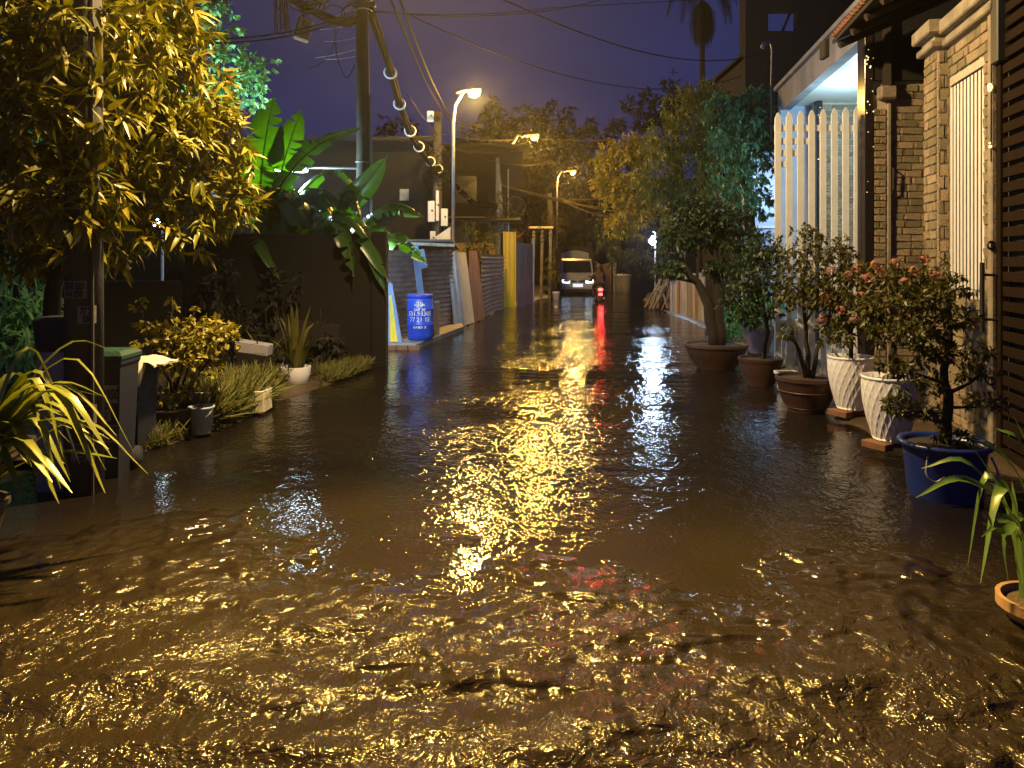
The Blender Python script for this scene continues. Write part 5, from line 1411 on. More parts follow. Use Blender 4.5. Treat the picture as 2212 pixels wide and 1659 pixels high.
t = thing('lane_tree', 'dark leafy tree drooping behind the bluish bulb', 'tree', (7.2, 29, 0))
wood('trunk', [([(7.2, 29, 0), (6.8, 29, 2), (6.4, 29, 3.4)], .15, .06)], M_BARK, t)
P, FR, LN = crown([L(1385, 560, 28.5, .7, .7, .5), L(1350, 520, 29, .9, .7, .8), L(1440, 520, 28.5, .7, .7, .8), L(1340, 560, 29.5, .5, .6, .5), L(1300, 500, 30, .6, .6, .9)], 420, 7, .2, seed=65, droop=.5)
leaf_cloud('crown', T_LONG, P, FR, LN, M_DKLEAF, t)
# areca palm
t = thing('areca_palm', 'slim palm with drooping fronds against the night sky', 'palm', (at(1517, 300, 32).x, 32, 0))
px = at(1517, 6, 32)
MB().tube([(px.x, 32, 0), (px.x + .05, 32, 5), (px.x, 32, 10), (px.x, 32, px.z)], [.16, .13, .11, .10], 10).build('trunk', M_BARK, t, smooth=True)
rr = random.Random(14)
for k in range(15):
    a = 2 * PI * k / 15 + rr.uniform(-.15, .15)
    d = Vector((math.cos(a), math.sin(a), 0)); base = px + Vector((0, 0, .1))
    if k % 3 == 0:   # old fronds hanging against the stem
        ln = rr.uniform(.35, .6)
        ctl_ = [base, base + d * ln * .6 + Vector((0, 0, -.3)), base + d * ln * .8 + Vector((0, 0, -1.1)), base + d * ln * .7 + Vector((0, 0, -1.9))]
    else:
        ln = rr.uniform(1.5, 2.1); up0 = rr.uniform(.5, 1.3)
        ctl_ = [base, base + d * ln * .35 + Vector((0, 0, up0)), base + d * ln * .72 + Vector((0, 0, up0 * .8)), base + d * ln * .95 + Vector((0, 0, up0 * .3 - .9))]
    C = spline(ctl_, 16)
    b = MB().tube(C, [.03 - .0016 * i for i in range(17)], 4)
    for i in range(2, 17):
        tg = (C[min(i + 1, 16)] - C[i - 1]).normalized(); s = tg.cross(Vector((0, 0, 1)))
        s = s.normalized() if s.length > .1 else d.cross(Vector((0, 0, 1)))
        wl_ = .42 * math.sin(PI * min(1, (i + 2) / 18)) + .1
        for sg in (-1, 1):
            for q in (0, .33, .66):
                p = C[i - 1].lerp(C[i], q)
                e_ = p + s * sg * wl_ * .8 + tg * wl_ * .75 + Vector((0, 0, -.12 - .12 * rr.random()))
                w = tg * .04
                b.add([p - w, p + w, e_ + w * .4, e_ - w * .3], [(0, 1, 2, 3)])
    b.build('frond', M_SHADE, t)
# far dark crowns on the skyline
for k, (u, v, Y, r, lab) in enumerate(((1140, 285, 50, 1.7, 'round dark tree crown on the skyline left of the second lamp'), (1190, 275, 52, 1.8, 'broad flat-topped dark crown on the skyline behind the second lamp'), (1060, 275, 47, 1.3, 'pointed dark tree on the skyline behind the first lamp'), (860, 305, 45, 1.6, 'low dark tree line above the brown shed roof'), (1270, 330, 48, 2.0, 'dark crown over the lane end by the third lamp'))):
    c = at(u, v, Y)
    t = thing('far_tree', lab, 'tree', (c.x, Y, 0), 'dark trees on the skyline')
    wood('trunk', [([(c.x, Y, 0), (c.x, Y, c.z)], .3, .12)], M_BARK, t)
    lb = [(c, r * (.5 if k == 2 else 1), r, r * (1.6 if k == 2 else 1)), (c + Vector((-r * .8, 0, -r * .9)), r, r, r * .9), (c + Vector((r * .8, 0, -r * .8)), r * 1.1, r, r * .9), (c + Vector((0, 0, -r * 2)), r * 1.7, r, r * 1.3)]
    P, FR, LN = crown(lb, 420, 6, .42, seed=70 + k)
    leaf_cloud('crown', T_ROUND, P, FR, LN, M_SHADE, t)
# shrub over the tin fence
c = at(1030, 530, 22.5)
t = thing('fence_shrub', 'feathery shrub growing up behind the tin fence', 'shrub', (c.x, 22.6, 0))
wood('stems', [([(c.x, 22.6, 0), (c.x, 22.6, 1.6), tuple(at(1010, 490, 22.5))], .03, .01), ([(c.x + .1, 22.6, 0), (c.x + .1, 22.6, 1.5), tuple(at(1055, 500, 22.5))], .03, .01)], M_BARK, t)
P, FR, LN = crown([L(1010, 500, 22.5, .25, .3, .3), L(1045, 520, 22.5, .4, .3, .3), L(1025, 545, 22.5, .5, .3, .25), L(1060, 505, 22.5, .25, .3, .25)], 150, 8, .13, seed=80)
leaf_cloud('foliage', T_LONG, P, FR, LN, M_OLLEAF, t)
c = at(1195, 612, 30)
t = thing('gate_plants', 'small bright-leaved plants in white tubs left of the truck', 'potted plant', (c.x, 30, 0))
MB().lathe([(.12, -.1), (.15, .3), (.16, .32)], (c.x + .1, 29.8, 0), 12).build('tub', M_WHITEP, t, smooth=True)
P, FR, LN = crown([(Vector((c.x, 30, .95)), .35, .3, .45), (Vector((c.x - .1, 30, 1.6)), .2, .2, .4)], 90, 7, .14, seed=81)
leaf_cloud('foliage', T_LONG, P, FR, LN, M_OLLEAF, t)

# ------------------------------------------------------------------ poles, lamps, cables
def lp_head(arm_pts, tip, d, name, label, base, group, power, color, em, pole_r=.05, added_beam=None):
    """steel lamp post: shaft, curved arm, flat lantern with a glowing lens and its light"""
    t = thing(name, label, 'street lamp', base, group)
    MB().tube(arm_pts, pole_r, 8).build('post', M_STEEL, t, smooth=True)
    d = Vector(d).normalized(); tip = Vector(tip)
    s = d.cross(Vector((0, 0, 1))).normalized()
    b = MB()
    prof = [(-.05, .05, .05), (.0, .07, .06), (.2, .12, .075), (.5, .13, .06), (.62, .08, .035), (.66, .03, .02)]
    for (x, w, h) in prof:
        c = tip + d * x
        for k in range(8):
            a = 2 * PI * k / 8
            b.V.append(c + s * math.cos(a) * w + Vector((0, 0, max(-.02, math.sin(a) * h))))
    for i in range(len(prof) - 1):
        for k in range(8): b.F.append((i * 8 + k, i * 8 + (k + 1) % 8, i * 8 + 8 + (k + 1) % 8, i * 8 + 8 + k))
    b.F += [tuple(range(8))[::-1], tuple(range(40, 48))]
    b.build('lantern', M_LANT, t, smooth=True)
    lc = tip + d * .46 + Vector((0, 0, -.03))
    g = MB()
    for (r, z) in ((.125, .01), (.13, -.06), (.10, -.14), (.02, -.18)):
        for k in range(12):
            a = 2 * PI * k / 12
            g.V.append(lc + d * (math.cos(a) * r * 1.35) + s * (math.sin(a) * r) + Vector((0, 0, z)))
    for i in range(3):
        for k in range(12): g.F.append((i * 12 + k, i * 12 + (k + 1) % 12, i * 12 + 12 + (k + 1) % 12, i * 12 + 12 + k))
    g.F.append(tuple(range(36, 48)))
    g.build('lens', em, t, smooth=True)
    if added_beam: lamp_light('lamp_light', lc + Vector((0, 0, -.2)), power, color, .14, t, spot=math.radians(174), aim=lc + Vector((2.0, -1.4, -5.4)), blend=.35)
    else: lamp_light('lamp_light', lc + Vector((0, 0, -.2)), power, color, .14, t)
    if added_beam: lamp_light('glitter_spot', lc + Vector((0, 0, -.2)), added_beam[0], (1.0, .57, .06), .14, t, spot=math.radians(80), aim=added_beam[1], blend=1.0)  # second spot added inside the lantern to brighten glitter on the near water
    return t

# near concrete pole with posters and the lamp that lights the foreground
NP = Vector((-2.96, 5.12, 0))
np_ = thing('utility_pole', 'near concrete pole plastered with torn phone-number posters', 'pole', NP)
MB().tube([NP + Vector((0, 0, -.3)), NP + Vector((0, 0, 3)), NP + Vector((-.02, 0, 8.2))], [.125, .115, .085], 18).build('shaft', M_POLE, np_, smooth=True)
def on_pole(h, a0=-PI / 2 + .25, r=.124):
    def f(x, y):
        a = a0 + x / r
        return (NP.x + r * math.cos(a), NP.y + r * math.sin(a), h + y)
    return f
for (h, w, hh, lines, a0) in ((1.40, .17, .12, ('0350 223', '414 530'), -1.6), (3.05, .16, .14, ('0785', '531'), -1.4), (0.55, .15, .13, ('93 305', '0350'), -1.0), (.30, .13, .12, ('0785', '223'), -1.2), (1.23, .12, .12, ('77 21', '530'), -.9)):
    f = on_pole(h, a0)
    n_ = 8
    b = MB().grid(lambda a, c: f((a - .5) * w, (c - .5) * hh), n_, 1)
    po = b.build('poster', M_PAPER, np_)
    f2 = on_pole(h, a0, .1265)
    for q, ln in enumerate(lines):
        text_mesh(ln, hh * .5, (lambda x, y, q=q, f2=f2, hh=hh: f2(x * .62, hh * .5 - hh * .46 * (q + 1) + y)), 'lettering', M_INK, po, .004)
MB().torus(NP + Vector((0, 0, 1.95)), .122, .008, n=20).build('strap', M_STEEL, np_)
MB().tube([NP + Vector((.10, -.08, -.1)), NP + Vector((.10, -.08, 1.1)), NP + Vector((.09, -.07, 4))], .014, 6).build('conduit', M_POLE, np_)
A0 = NP + Vector((0, .1, 5.0))
A1 = Vector((-1.3, 6.05, 5.6))
lp_head([A0, A0 + Vector((.05, .08, .35)), A0 + Vector((.45, .35, .58)), A1], A1, (.93, .25, .05), 'street_lamp', 'sodium street lamp on an arm high on the near poster-covered pole', A0, 'street lamps on the left side', 3300, SODIUM, M_SODE, .03, added_beam=(16000, (-0.3, 1.1, 0)))

# three lamp posts down the lane
def lane_lamp(u_post, u_tip, v_tip, v_top, Y, label, power, color, em):
    x = at(u_post, 0, Y).x; tip = at(u_tip, v_tip, Y - .3)
    zt = at(0, v_top, Y).z
    e = Vector((tip.x - .5, Y - .2, tip.z - .03))
    p = [Vector((x, Y, -.1)), Vector((x, Y, zt - .9)), Vector((x + .05, Y, zt - .45)), Vector((x + .25, Y, zt - .12)), e]
    lp_head(p, e, (1, -.25, .12), 'street_lamp', label, (x, Y, 0), 'street lamps on the left side', power, color, em, .045)
lane_lamp(979, 1030, 195, 190, 19, 'street lamp with curved arm rising above the tin fence', 2000, (1, .57, .12), M_WARME)
lane_lamp(1105, 1158, 292, 285, 28, 'second street lamp along the lane, above the yellow gate', 2000, (1, .54, .09), M_SODE)
lane_lamp(1203, 1240, 369, 365, 40, 'farthest street lamp, beyond the dark house', 1700, (1, .55, .13), M_SODE)

# main pole with the tube lamp bracket
MP = Vector((-2.71, 13.5, 0))
mp_ = thing('utility_pole', 'tall concrete pole behind the banana leaves carrying the cable bundle', 'pole', MP)
MB().tube([MP + Vector((0, 0, -.2)), MP + Vector((0, 0, 4)), MP + Vector((-.06, 0, 8.4))], [.14, .125, .105], 18).build('shaft', M_POLE, mp_, smooth=True)
MB().tube([MP + Vector((.15, -.06, 0)), MP + Vector((.14, -.06, 4.6))], .03, 8).build('conduit', M_STEEL, mp_)
for z in (3.38, 6.15, 6.35): MB().torus(MP + Vector((0, 0, z)), .14, .014, n=20).build('band', M_STEEL, mp_)
MB().bbox(MP + Vector((-.02, -.02, 6.25)), (.5, .12, .08), .01).build('crossarm', M_BLACK, mp_)
tl = thing('tube_lamp', 'white tube lamp on a bracket from the banana-side pole', 'lamp', MP + Vector((-.9, -.1, 3.3)))
MB().tube([MP + Vector((-.1, -.05, 3.27)), MP + Vector((-1.0, -.15, 3.27))], .022, 8).build('bracket', M_RING, tl)
MB().bbox(MP + Vector((-1.25, -.2, 3.24)), (.6, .10, .05), .012).build('housing', M_RING, tl)
MB().tube([MP + Vector((-1.53, -.2, 3.195)), MP + Vector((-.97, -.2, 3.195))], .02, 8).build('tube', M_LEDE, tl)
lamp_light('tube_light', MP + Vector((-1.25, -.22, 3.08)), 330, LED, .15, tl)
for k, (u, v, u2, v2) in enumerate(((692, 64, 768, 52), (700, 90, 768, 82), (682, 125, 768, 107), (700, 128, 768, 122), (720, 38, 768, 10))):
    t = tag(MB().tube(sag(at(u, v, 13.2), at(u2, v2, 13.45), .02, 5), .006, 5).build('loose_wire', M_RING, loc=tuple(at(u2, v2, 13.45))), 'loose pale wire end poking out of the banana-side pole', 'wire', 'loose wire ends on the pole')

fl_c = Vector((-6.5, 13.6, 2.25))
fo = thing('yard_floodlight', 'white floodlight on a stake in the yard behind the mango leaves', 'lamp', (-6.5, 13.7, 0))
MB().tube([(-6.5, 13.75, 0), (-6.5, 13.75, 2.2)], .03, 6).build('stake', M_STEEL, fo)
MB().bbox(fl_c + Vector((0, .06, 0)), (.26, .08, .2), .02).build('housing', M_BLACK, fo)
MB().bbox(fl_c + Vector((0, 0, .03)), (.2, .04, .14), .01).build('lens', M_LEDE, fo)
lamp_light('flood_light', fl_c + Vector((0, .1, .25)), 2600, LED, .12, fo, spot=math.radians(125), aim=(-6.6, 16.6, 5.6), blend=.8)
# pole 3 with meter boxes
P3 = Vector((at(945, 0, 22).x, 22, 0))
p3 = thing('utility_pole', 'grey pole hung with white meter boxes behind the tin fence', 'pole', P3)
MB().tube([P3 + Vector((0, 0, -.2)), P3 + Vector((0, 0, 3)), P3 + Vector((0, 0, 6.0))], [.15, .14, .12], 14).build('shaft', M_POLE, p3, smooth=True)
for (u, v, w, h) in ((932, 457, .20, .62), (960, 470, .20, .52), (945, 445, .09, .9), (930, 252, .20, .32), (935, 515, .16, .42)):
    c = at(u, v, 21.75); bx_ = MB().bbox(c, (w, .14, h), .015).build('meter_box', M_BOXW, p3)
    MB().box(c + Vector((.03, -.075, .02)), (.05, .01, .05)).build('latch', M_BLACK, bx_)
    MB().tube([c + Vector((0, .1, h / 2)), c + Vector((0.02, .15, h / 2 + .3))], .012, 5).build('lead', M_CABLE, bx_)
MB().add([tuple(at(955, 535, 21.7)), tuple(at(973, 530, 21.7)), tuple(at(973, 490, 21.7)), tuple(at(940, 512, 21.7))], [(0, 1, 2, 3)]).build('notice', M_BOXW, p3)
P4 = Vector((at(1080, 0, 26.8).x - .02, 26.8, 0))
p4 = thing('utility_pole', 'yellow-lit pole with a knot of cables by the yellow gate', 'pole', P4)
MB().tube([P4 + Vector((0, 0, -.2)), P4 + Vector((0, 0, 3)), P4 + Vector((-.06, 0, 5.3))], [.16, .15, .07], 14).build('shaft', M_CONC, p4, smooth=True)
MB().tube([P4 + Vector((.32, 0, -.1)), P4 + Vector((.32, 0, 4.9))], .03, 6).build('stay_pipe', M_STEEL, p4)
P5 = Vector((at(1192, 0, 31).x, 31, 0))
p5 = thing('utility_pole', 'leaning dark pole with drooping cables near the truck', 'pole', P5)
MB().tube([P5 + Vector((.1, 0, -.2)), P5 + Vector((0, 0, 2.4)), P5 + Vector((-.1, 0, 4.4))], [.14, .13, .1], 12).build('shaft', M_POLE, p5, smooth=True)

def cable(pts, r, label, group=None, material=M_CABLE, n=6, name='overhead_cable'):
    return tag(MB().tube(pts, r, n).build(name, material, loc=tuple(pts[0]), smooth=True), label, 'cable', group)
top2 = at(796, 14, 13.5); top3 = at(945, 372, 22)
# thick bundle with white rings
bt = thing('cable_bundle', 'thick sagging cable bundle strung with white rings', 'cable', top2)
C = spline([at(797, 16, 13.5), at(822, 85, 14.7), at(845, 157, 16), at(864, 226, 17.2), at(886, 285, 18.6), at(918, 340, 20.3), at(950, 378, 21.9)], 24)
for k in range(4):
    o = Vector((.05 * math.cos(k * 1.7), .05 * math.sin(k * 2.1), .05 * math.sin(k * 1.7)))
    MB().tube([p + o + Vector((0, 0, .02 * math.sin(i * .9 + k))) for i, p in enumerate(C)], .036, 6).build('strand', M_CABLE, bt, smooth=True)
for (u, v, Y, R) in ((843, 157, 15.95, .125), (863, 225, 17.15, .125), (886, 283, 18.5, .135), (905, 317, 19.6, .13), (930, 349, 20.9, .125), (947, 365, 21.6, .12)):
    MB().torus(at(u, v, Y), R, .022, ax=(.25, -1, .1), n=26).build('ring', M_RING, bt, smooth=True)
b2 = thing('cable_bundle', 'drooping cable bundle with coiled rings between the meter pole and the yellow-lit pole', 'cable', top3)
C = spline([at(950, 378, 21.9), at(975, 395, 22.8), at(1000, 418, 24), at(1030, 442, 25.2), at(1072, 446, 26.6)], 20)
for k in range(5):
    o = Vector((.06 * math.cos(k * 1.3), .04 * math.sin(k * 2), .08 * math.sin(k * 1.3)))
    MB().tube([p + o for p in C], .022, 5).build('strand', M_CABLE, b2, smooth=True)
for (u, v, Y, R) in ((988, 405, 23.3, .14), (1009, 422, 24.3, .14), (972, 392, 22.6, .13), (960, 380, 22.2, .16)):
    MB().torus(at(u, v, Y), R, .022, ax=(.4, -1, .2), n=22).build('ring', M_CABLELIT, b2, smooth=True)
def knot(c, r, n, label, material, seed, wire=.012):
    rr = random.Random(seed)
    t = thing('cable_knot', label, 'cable', c)
    b = MB()
    for k in range(n):
        cc = Vector(c) + Vector((rr.uniform(-r, r), rr.uniform(-r, r) * .5 - .15, rr.uniform(-r, r)))
        R = rr.uniform(.3, .8) * r
        ax = Vector((rr.uniform(-1, 1), -1, rr.uniform(-.6, .6)))
        a = ax.normalized().orthogonal().normalized(); bb_ = ax.normalized().cross(a)
        th0 = rr.uniform(0, 6); sp = rr.uniform(2.5, 6)
        b.tube([cc + a * R * math.cos(th0 + sp * i / 10) + bb_ * R * rr.uniform(.9, 1.1) * math.sin(th0 + sp * i / 10) for i in range(11)], wire, 4)
    tag(b.build('loops', material, t), kind='stuff')
knot(P3 + Vector((.15, 0, 4.3)), .42, 34, 'tangle of cable loops on the meter pole', M_CABLE, 1, .012)
knot(P4 + Vector((.2, 0, 3.35)), .5, 34, 'tangle of lit cable loops on the pole by the yellow gate', M_CABLELIT, 2, .014)
knot(P5 + Vector((0.1, 0, 3.0)), .42, 26, 'tangle of drooping cables on the leaning pole', M_CABLELIT, 3, .012)
kc = at(690, 22, 13.0)
t = thing('cable_knot', 'dense cable tangle hanging left of the tall banana-side pole', 'cable', kc)
b = MB(); rr = random.Random(4)
for k in range(9):
    b.tube(spline([at(615, rr.uniform(-25, 8), 12.4), at(660 + rr.uniform(-8, 8), rr.uniform(5, 25), 12.8), at(700, 38 + rr.uniform(-12, 8), 13.1), at(740, 50 + rr.uniform(-8, 8), 13.3), at(775, 42 + rr.uniform(-10, 8), 13.45)], 14), rr.uniform(.012, .028), 5)
tag(b.build('strands', M_CABLE, t), kind='stuff')
b = MB()
for k in range(26):
    c = at(rr.uniform(610, 690), rr.uniform(-30, 20), 12.7)
    R = rr.uniform(.08, .3); a = Vector((1, 0, rr.uniform(-.4, .4))).normalized(); q = Vector((0, .4, 1)).normalized(); th = rr.uniform(0, 6)
    b.tube([c + a * R * math.cos(th + i * .45) + q * R * .7 * math.sin(th + i * .45) for i in range(12)], .012, 4)
tag(b.build('loops', M_CABLE, t), kind='stuff')
for (u, v, R) in ((722, 33, .19), (757, 30, .15)):
    MB().torus(at(u, v, 13.3), R, .013, ax=(.1, -1, .1), n=28).build('coil', M_CABLE, t)
b = MB()
for k in range(10):
    u = rr.uniform(592, 625)
    b.tube(spline([at(u, rr.uniform(-20, 5), 12.6), at(u + rr.uniform(-3, 6), 40, 12.6), at(u + rr.uniform(-3, 10), rr.uniform(60, 82), 12.6)], 8), [.012] * 8 + [.003], 4)
tag(b.build('hanging_fibres', M_STRAW, t), kind='stuff')
jb = thing('junction_box', 'tan junction box hanging askew from the cable tangle', 'box', at(655, 62, 12.8))
c = at(656, 64, 12.8)
Rj = Matrix.Rotation(.28, 3, 'Y') @ Matrix.Rotation(.35, 3, 'Z')
MB().bbox(c, (.27, .16, .40), .03, Rj).build('body', M_TANBOX, jb)
MB().bbox(c + Rj @ Vector((0, -.085, .17)), (.25, .02, .04), .008, Rj).build('lip', M_TANBOX, jb)
MB().tube([c + Rj @ Vector((-.05, 0, .19)), at(652, 15, 12.8)], .02, 6).build('hanger', M_CABLE, jb)
for q, s in enumerate(('5P 12', 'E 53')):
    text_mesh(s, .05, (lambda x, y, q=q: c + Rj @ Vector((x, -.083, .09 - .05 * q + y))), 'lettering', M_DKROOF, jb, .001)
gL = 'thin wires crossing the night sky'
cable(sag(at(400, 85, 9), at(775, 22, 13.5), .15), .013, 'pair of wires running from the mango tree to the tall pole', 'wires from mango to pole')
cable(sag(at(400, 92, 9), at(775, 28, 13.5), .17), .013, 'pair of wires running from the mango tree to the tall pole', 'wires from mango to pole')
cable(sag(at(805, 24, 13.5), at(1320, -6, 18), .25), .012, 'wire leaving the tall pole toward the upper right', gL)
cable(sag(at(805, 26, 13.5), at(1180, 18, 18), .1) + [at(1500, 0, 20)], .010, 'lower wire leaving the tall pole toward the upper right', gL)
cable(sag(at(1085, -2, 14), at(1640, 118, 26), .6), .016, 'dark wire sagging from above to the unfinished block', gL)
cable(sag(at(880, 30, 15), at(1600, 166, 26), .9), .014, 'dark wire sagging from the tall pole to the street trees', gL)
cable(spline([at(842, -6, 12), at(890, 110, 15), at(935, 205, 18.5), at(978, 262, 22), at(1042, 274, 24)], 20), .024, 'heavy double cable dropping past the meter pole to the first lamp', 'double cable over the lane')
cable(spline([at(862, -6, 12), at(905, 110, 15), at(947, 205, 18.5), at(982, 258, 22), at(1042, 270, 24)], 20), .024, 'heavy double cable dropping past the meter pole to the first lamp', 'double cable over the lane')
cable(sag(at(880, 205, 15), at(945, 290, 22), .05), .012, 'thin line from the ring bundle to the top of the meter pole', gL)
cable(sag(at(985, 296, 22.8), at(1150, 300, 27), .05) + [at(1270, 304, 30), at(1400, 300, 24)], .014, 'yellow-lit wire running level below the second lamp', 'lamp-lit wires over the lane', M_CABLELIT)
cable(sag(at(1000, 300, 22.8), at(1155, 296, 32), .1), .012, 'shorter lit wire from the meter pole to the second lamp post', 'lamp-lit wires over the lane', M_CABLELIT)
cable(sag(at(982, 320, 22.8), at(1200, 350, 30), .3), .012, 'wire from the meter pole to the yellow-lit pole and on', 'lamp-lit wires over the lane', M_CABLELIT)
cable(sag(at(1002, 330, 22.8), at(1110, 330, 28), .0), .012, 'straight wire crossing to the second lamp post', 'lamp-lit wires over the lane', M_CABLELIT)
cable(spline([at(984, 262, 22.5), at(1010, 290, 23), at(1050, 298, 24)], 8), .012, 'short looped wire beside the first lamp post', gL, M_CABLELIT)
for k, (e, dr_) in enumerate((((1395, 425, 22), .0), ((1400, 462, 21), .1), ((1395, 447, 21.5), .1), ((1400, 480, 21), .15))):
    cable(sag(at(1082, 398 + k, 26.8), at(1215, 430 + k * 2, 28.5), .05, 8) + sag(at(1225, 433 + k * 2, 28.4), at(*e), dr_, 8), .016, 'bright lit cable strand from the yellow-lit pole into the yellow tree', 'cable strands into the yellow tree', M_CABLELIT)
for k in range(5):
    cable(sag(at(1085 + 4 * k, 470 - 4 * k, 26.7), at(1180 + 5 * k, 478 + 3 * k, 31), .45 + .12 * k), .016, 'slack cable between the yellow-lit pole and the leaning pole', 'slack cables to the leaning pole', M_CABLE)
cable(spline([at(660, 150, 13), at(690, 140, 13.1), at(715, 110, 13.2), at(730, 60, 13.3)], 12), .006, 'thin loop of wire hanging under the cable tangle', gL)
cable(spline([at(722, 60, 13.3), at(728, 120, 13.3), at(742, 160, 13.3), at(752, 168, 13.4), at(766, 140, 13.45)], 14), .010, 'black wire loop hanging beside the tall pole', gL)
cable(sag(at(780, 300, 14), at(1000, 285, 23), .05), .008, 'faint wire running low behind the tall pole', gL)

# ------------------------------------------------------------------ light truck facing the viewer
TX, TY, TZ = 3.02, 34.0, -0.12
tk = thing('light_truck', 'pale light truck with a dark canvas body facing down the lane', 'truck', (TX, TY, 0))
def T(x, y, z): return Vector((TX + x, TY + y, TZ + z))
hw = .74
prof = [(0.02, .36), (0.0, .50), (0.0, .78), (.06, .98), (.20, 1.10), (.58, 1.72), (.74, 1.78), (1.45, 1.78), (1.45, .36)]
b = MB()
for x, k in ((-hw, 1), (hw, 1)):
    for (y, z) in prof: b.V.append(T(x * (1 if z < 1.2 else .93), y, z))
n_ = len(prof)
b.F += [tuple(range(n_)), tuple(range(n_, 2 * n_))[::-1]] + [(i, i + n_, (i + 1) % n_ + n_, (i + 1) % n_) for i in range(n_)]
cab = b.build('cab', M_TRUCK, tk)
def tq(name, x0, x1, z0, z1, y0, y1, m, par, off=.012):
    return MB().add([T(x0, y0 - off, z0), T(x1, y0 - off, z0), T(x1 * .95, y1 - off, z1), T(x0 * .95, y1 - off, z1)], [(0, 1, 2, 3)]).build(name, m, par)
tq('windscreen', -.66, .66, 1.14, 1.67, .225, .55, M_GLASS, tk, .014)
for x in (-.55, .12): MB().tube([T(x, .19, 1.13), T(x + .4, .30, 1.30)], .01, 4).build('wiper', M_BLACK, tk)
for s in (-1, 1):
    hl = MB().add([T(s * .38, -.006, .66), T(s * .70, -.006, .68), T(s * .72, .0, .80), T(s * .55, .02, .84), T(s * .36, -.002, .76)], [(0, 1, 2, 3, 4) if s > 0 else (4, 3, 2, 1, 0)]).build('headlight', M_HEADE, tk)
    MB().bbox(T(s * .86, .45, 1.45), (.10, .05, .32), .02).build('mirror', M_BLACK, tk)
    MB().tube([T(s * .70, .45, 1.5), T(s * .86, .45, 1.5)], .012, 5).build('mirror_arm', M_BLACK, tk)
    for y in (.62, 3.1):
        w = MB().tube([T(s * .56, y, .30), T(s * .76, y, .30)], .30, 18).build('wheel', M_RUBBER, tk, smooth=True)
        MB().tube([T(s * .765, y, .30), T(s * .775, y, .30)], .16, 12).build('hub', M_STEEL, w)
    MB().box(T(s * .55, -.03, .44), (.12, .02, .07)).build('fog_lamp', M_HEADE, tk)
    MB().add([T(s * .06, -.008, .70), T(s * .33, -.006, .69), T(s * .30, 0, .79), T(s * .06, -.002, .77)], [(0, 1, 2, 3) if s > 0 else (3, 2, 1, 0)]).build('grille', M_BLACK, tk)
MB().bbox(T(0, -.02, .47), (1.50, .12, .20), .03).build('bumper', M_TRUCK, tk)
MB().bbox(T(0, .02, .30), (1.2, .12, .14), .03).build('lower_guard', M_BLACK, tk)
MB().bbox(T(0, -.09, .56), (.46, .012, .15), .004).build('number_plate', M_PLATE, tk)
MB().lathe([(.055, -.006), (.055, .006), (.001, .008)], (0, 0, 0), 16)
e_ = MB()
for k in range(16):
    a = 2 * PI * k / 16; e_.V.append(T(.06 * math.cos(a), .055, .93 + .035 * math.sin(a)))
e_.F.append(tuple(range(16))); e_.build('emblem', M_BLACK, tk)
# canvas body: front hoop panel, tilt and load bed
def arch(w, z0, z1, rise, y): 
    P_ = [T(-w, y, z0)] + [T(w * (-1 + 2 * k / 10), y, z1 + rise * (1 - (-1 + 2 * k / 10) ** 2)) for k in range(11)] + [T(w, y, z0)]
    return P_
b = MB(); a0 = arch(.9, .8, 2.28, .14, 1.5); a1 = arch(.9, .8, 2.28, .14, 4.4)
b.V += a0 + a1; m_ = len(a0)
b.F += [tuple(range(m_)), tuple(range(m_, 2 * m_))[::-1]] + [(i, i + m_, (i + 1) % m_ + m_, (i + 1) % m_) for i in range(m_)]
b.build('canvas_tilt', M_CANVAS, tk)
b = MB(); b.V += arch(.66, 1.80, 2.05, .13, 1.47); b.F.append(tuple(range(m_))); b.build('front_panel', M_TRUCK, tk)
for x in (-.2, .25): MB().box(T(x, 1.455, 1.93), (.015, .01, .24)).build('panel_seam', M_CANVAS, tk)
MB().box(T(0, 2.95, .72), (1.74, 2.9, .18)).build('load_bed', M_CANVAS, tk)
MB().tube([T(-.9, 1.4, 2.2), T(-1.0, .9, 2.35), T(-.75, .3, 2.62)], .012, 4).build('aerial', M_STEEL, tk)

# ------------------------------------------------------------------ motorcycle and rider
BX, BY, BZ = 3.34, 28.2, -0.16
mc = thing('motorbike', 'small motorbike seen from behind with a glowing red tail light', 'motorbike', (BX, BY, 0))
def Bk(x, y, z): return Vector((BX + x, BY + y, BZ + z))
for y, nme in ((-.05, 'wheel'), (1.2, 'wheel')):
    w = MB().torus(Bk(0, y, .28), .24, .05, ax=(1, 0, 0), n=24, m=8).build('wheel', M_RUBBER, mc, smooth=True)
    MB().tube([Bk(-.05, y, .28), Bk(.05, y, .28)], .07, 10).build('hub', M_STEEL, w)
    for k in range(5):
        a = 2 * PI * k / 5
        MB().tube([Bk(0, y, .28), Bk(0, y + .22 * math.cos(a), .28 + .22 * math.sin(a))], .012, 4).build('spoke', M_STEEL, w)
b = MB()
for (y, z, w, h) in ((-.25, .72, .08, .06), (-.1, .70, .13, .10), (.25, .66, .14, .13), (.6, .55, .13, .16), (.8, .50, .12, .16), (.95, .65, .16, .22), (1.05, .80, .14, .2)):
    for k in range(10):
        a = 2 * PI * k / 10; b.V.append(Bk(w * math.cos(a), y, z + h * math.sin(a)))
for i in range(6):
    for k in range(10): b.F.append((i * 10 + k, i * 10 + (k + 1) % 10, i * 10 + 10 + (k + 1) % 10, i * 10 + 10 + k))
b.F += [tuple(range(10))[::-1], tuple(range(60, 70))]
b.build('body', M_BLACK, mc, smooth=True)
MB().bbox(Bk(0, .2, .80), (.24, .7, .09), .03).build('seat', M_RUBBER, mc)
MB().bbox(Bk(0, -.28, .70), (.20, .06, .11), .02).build('tail_light', M_REDE, mc)
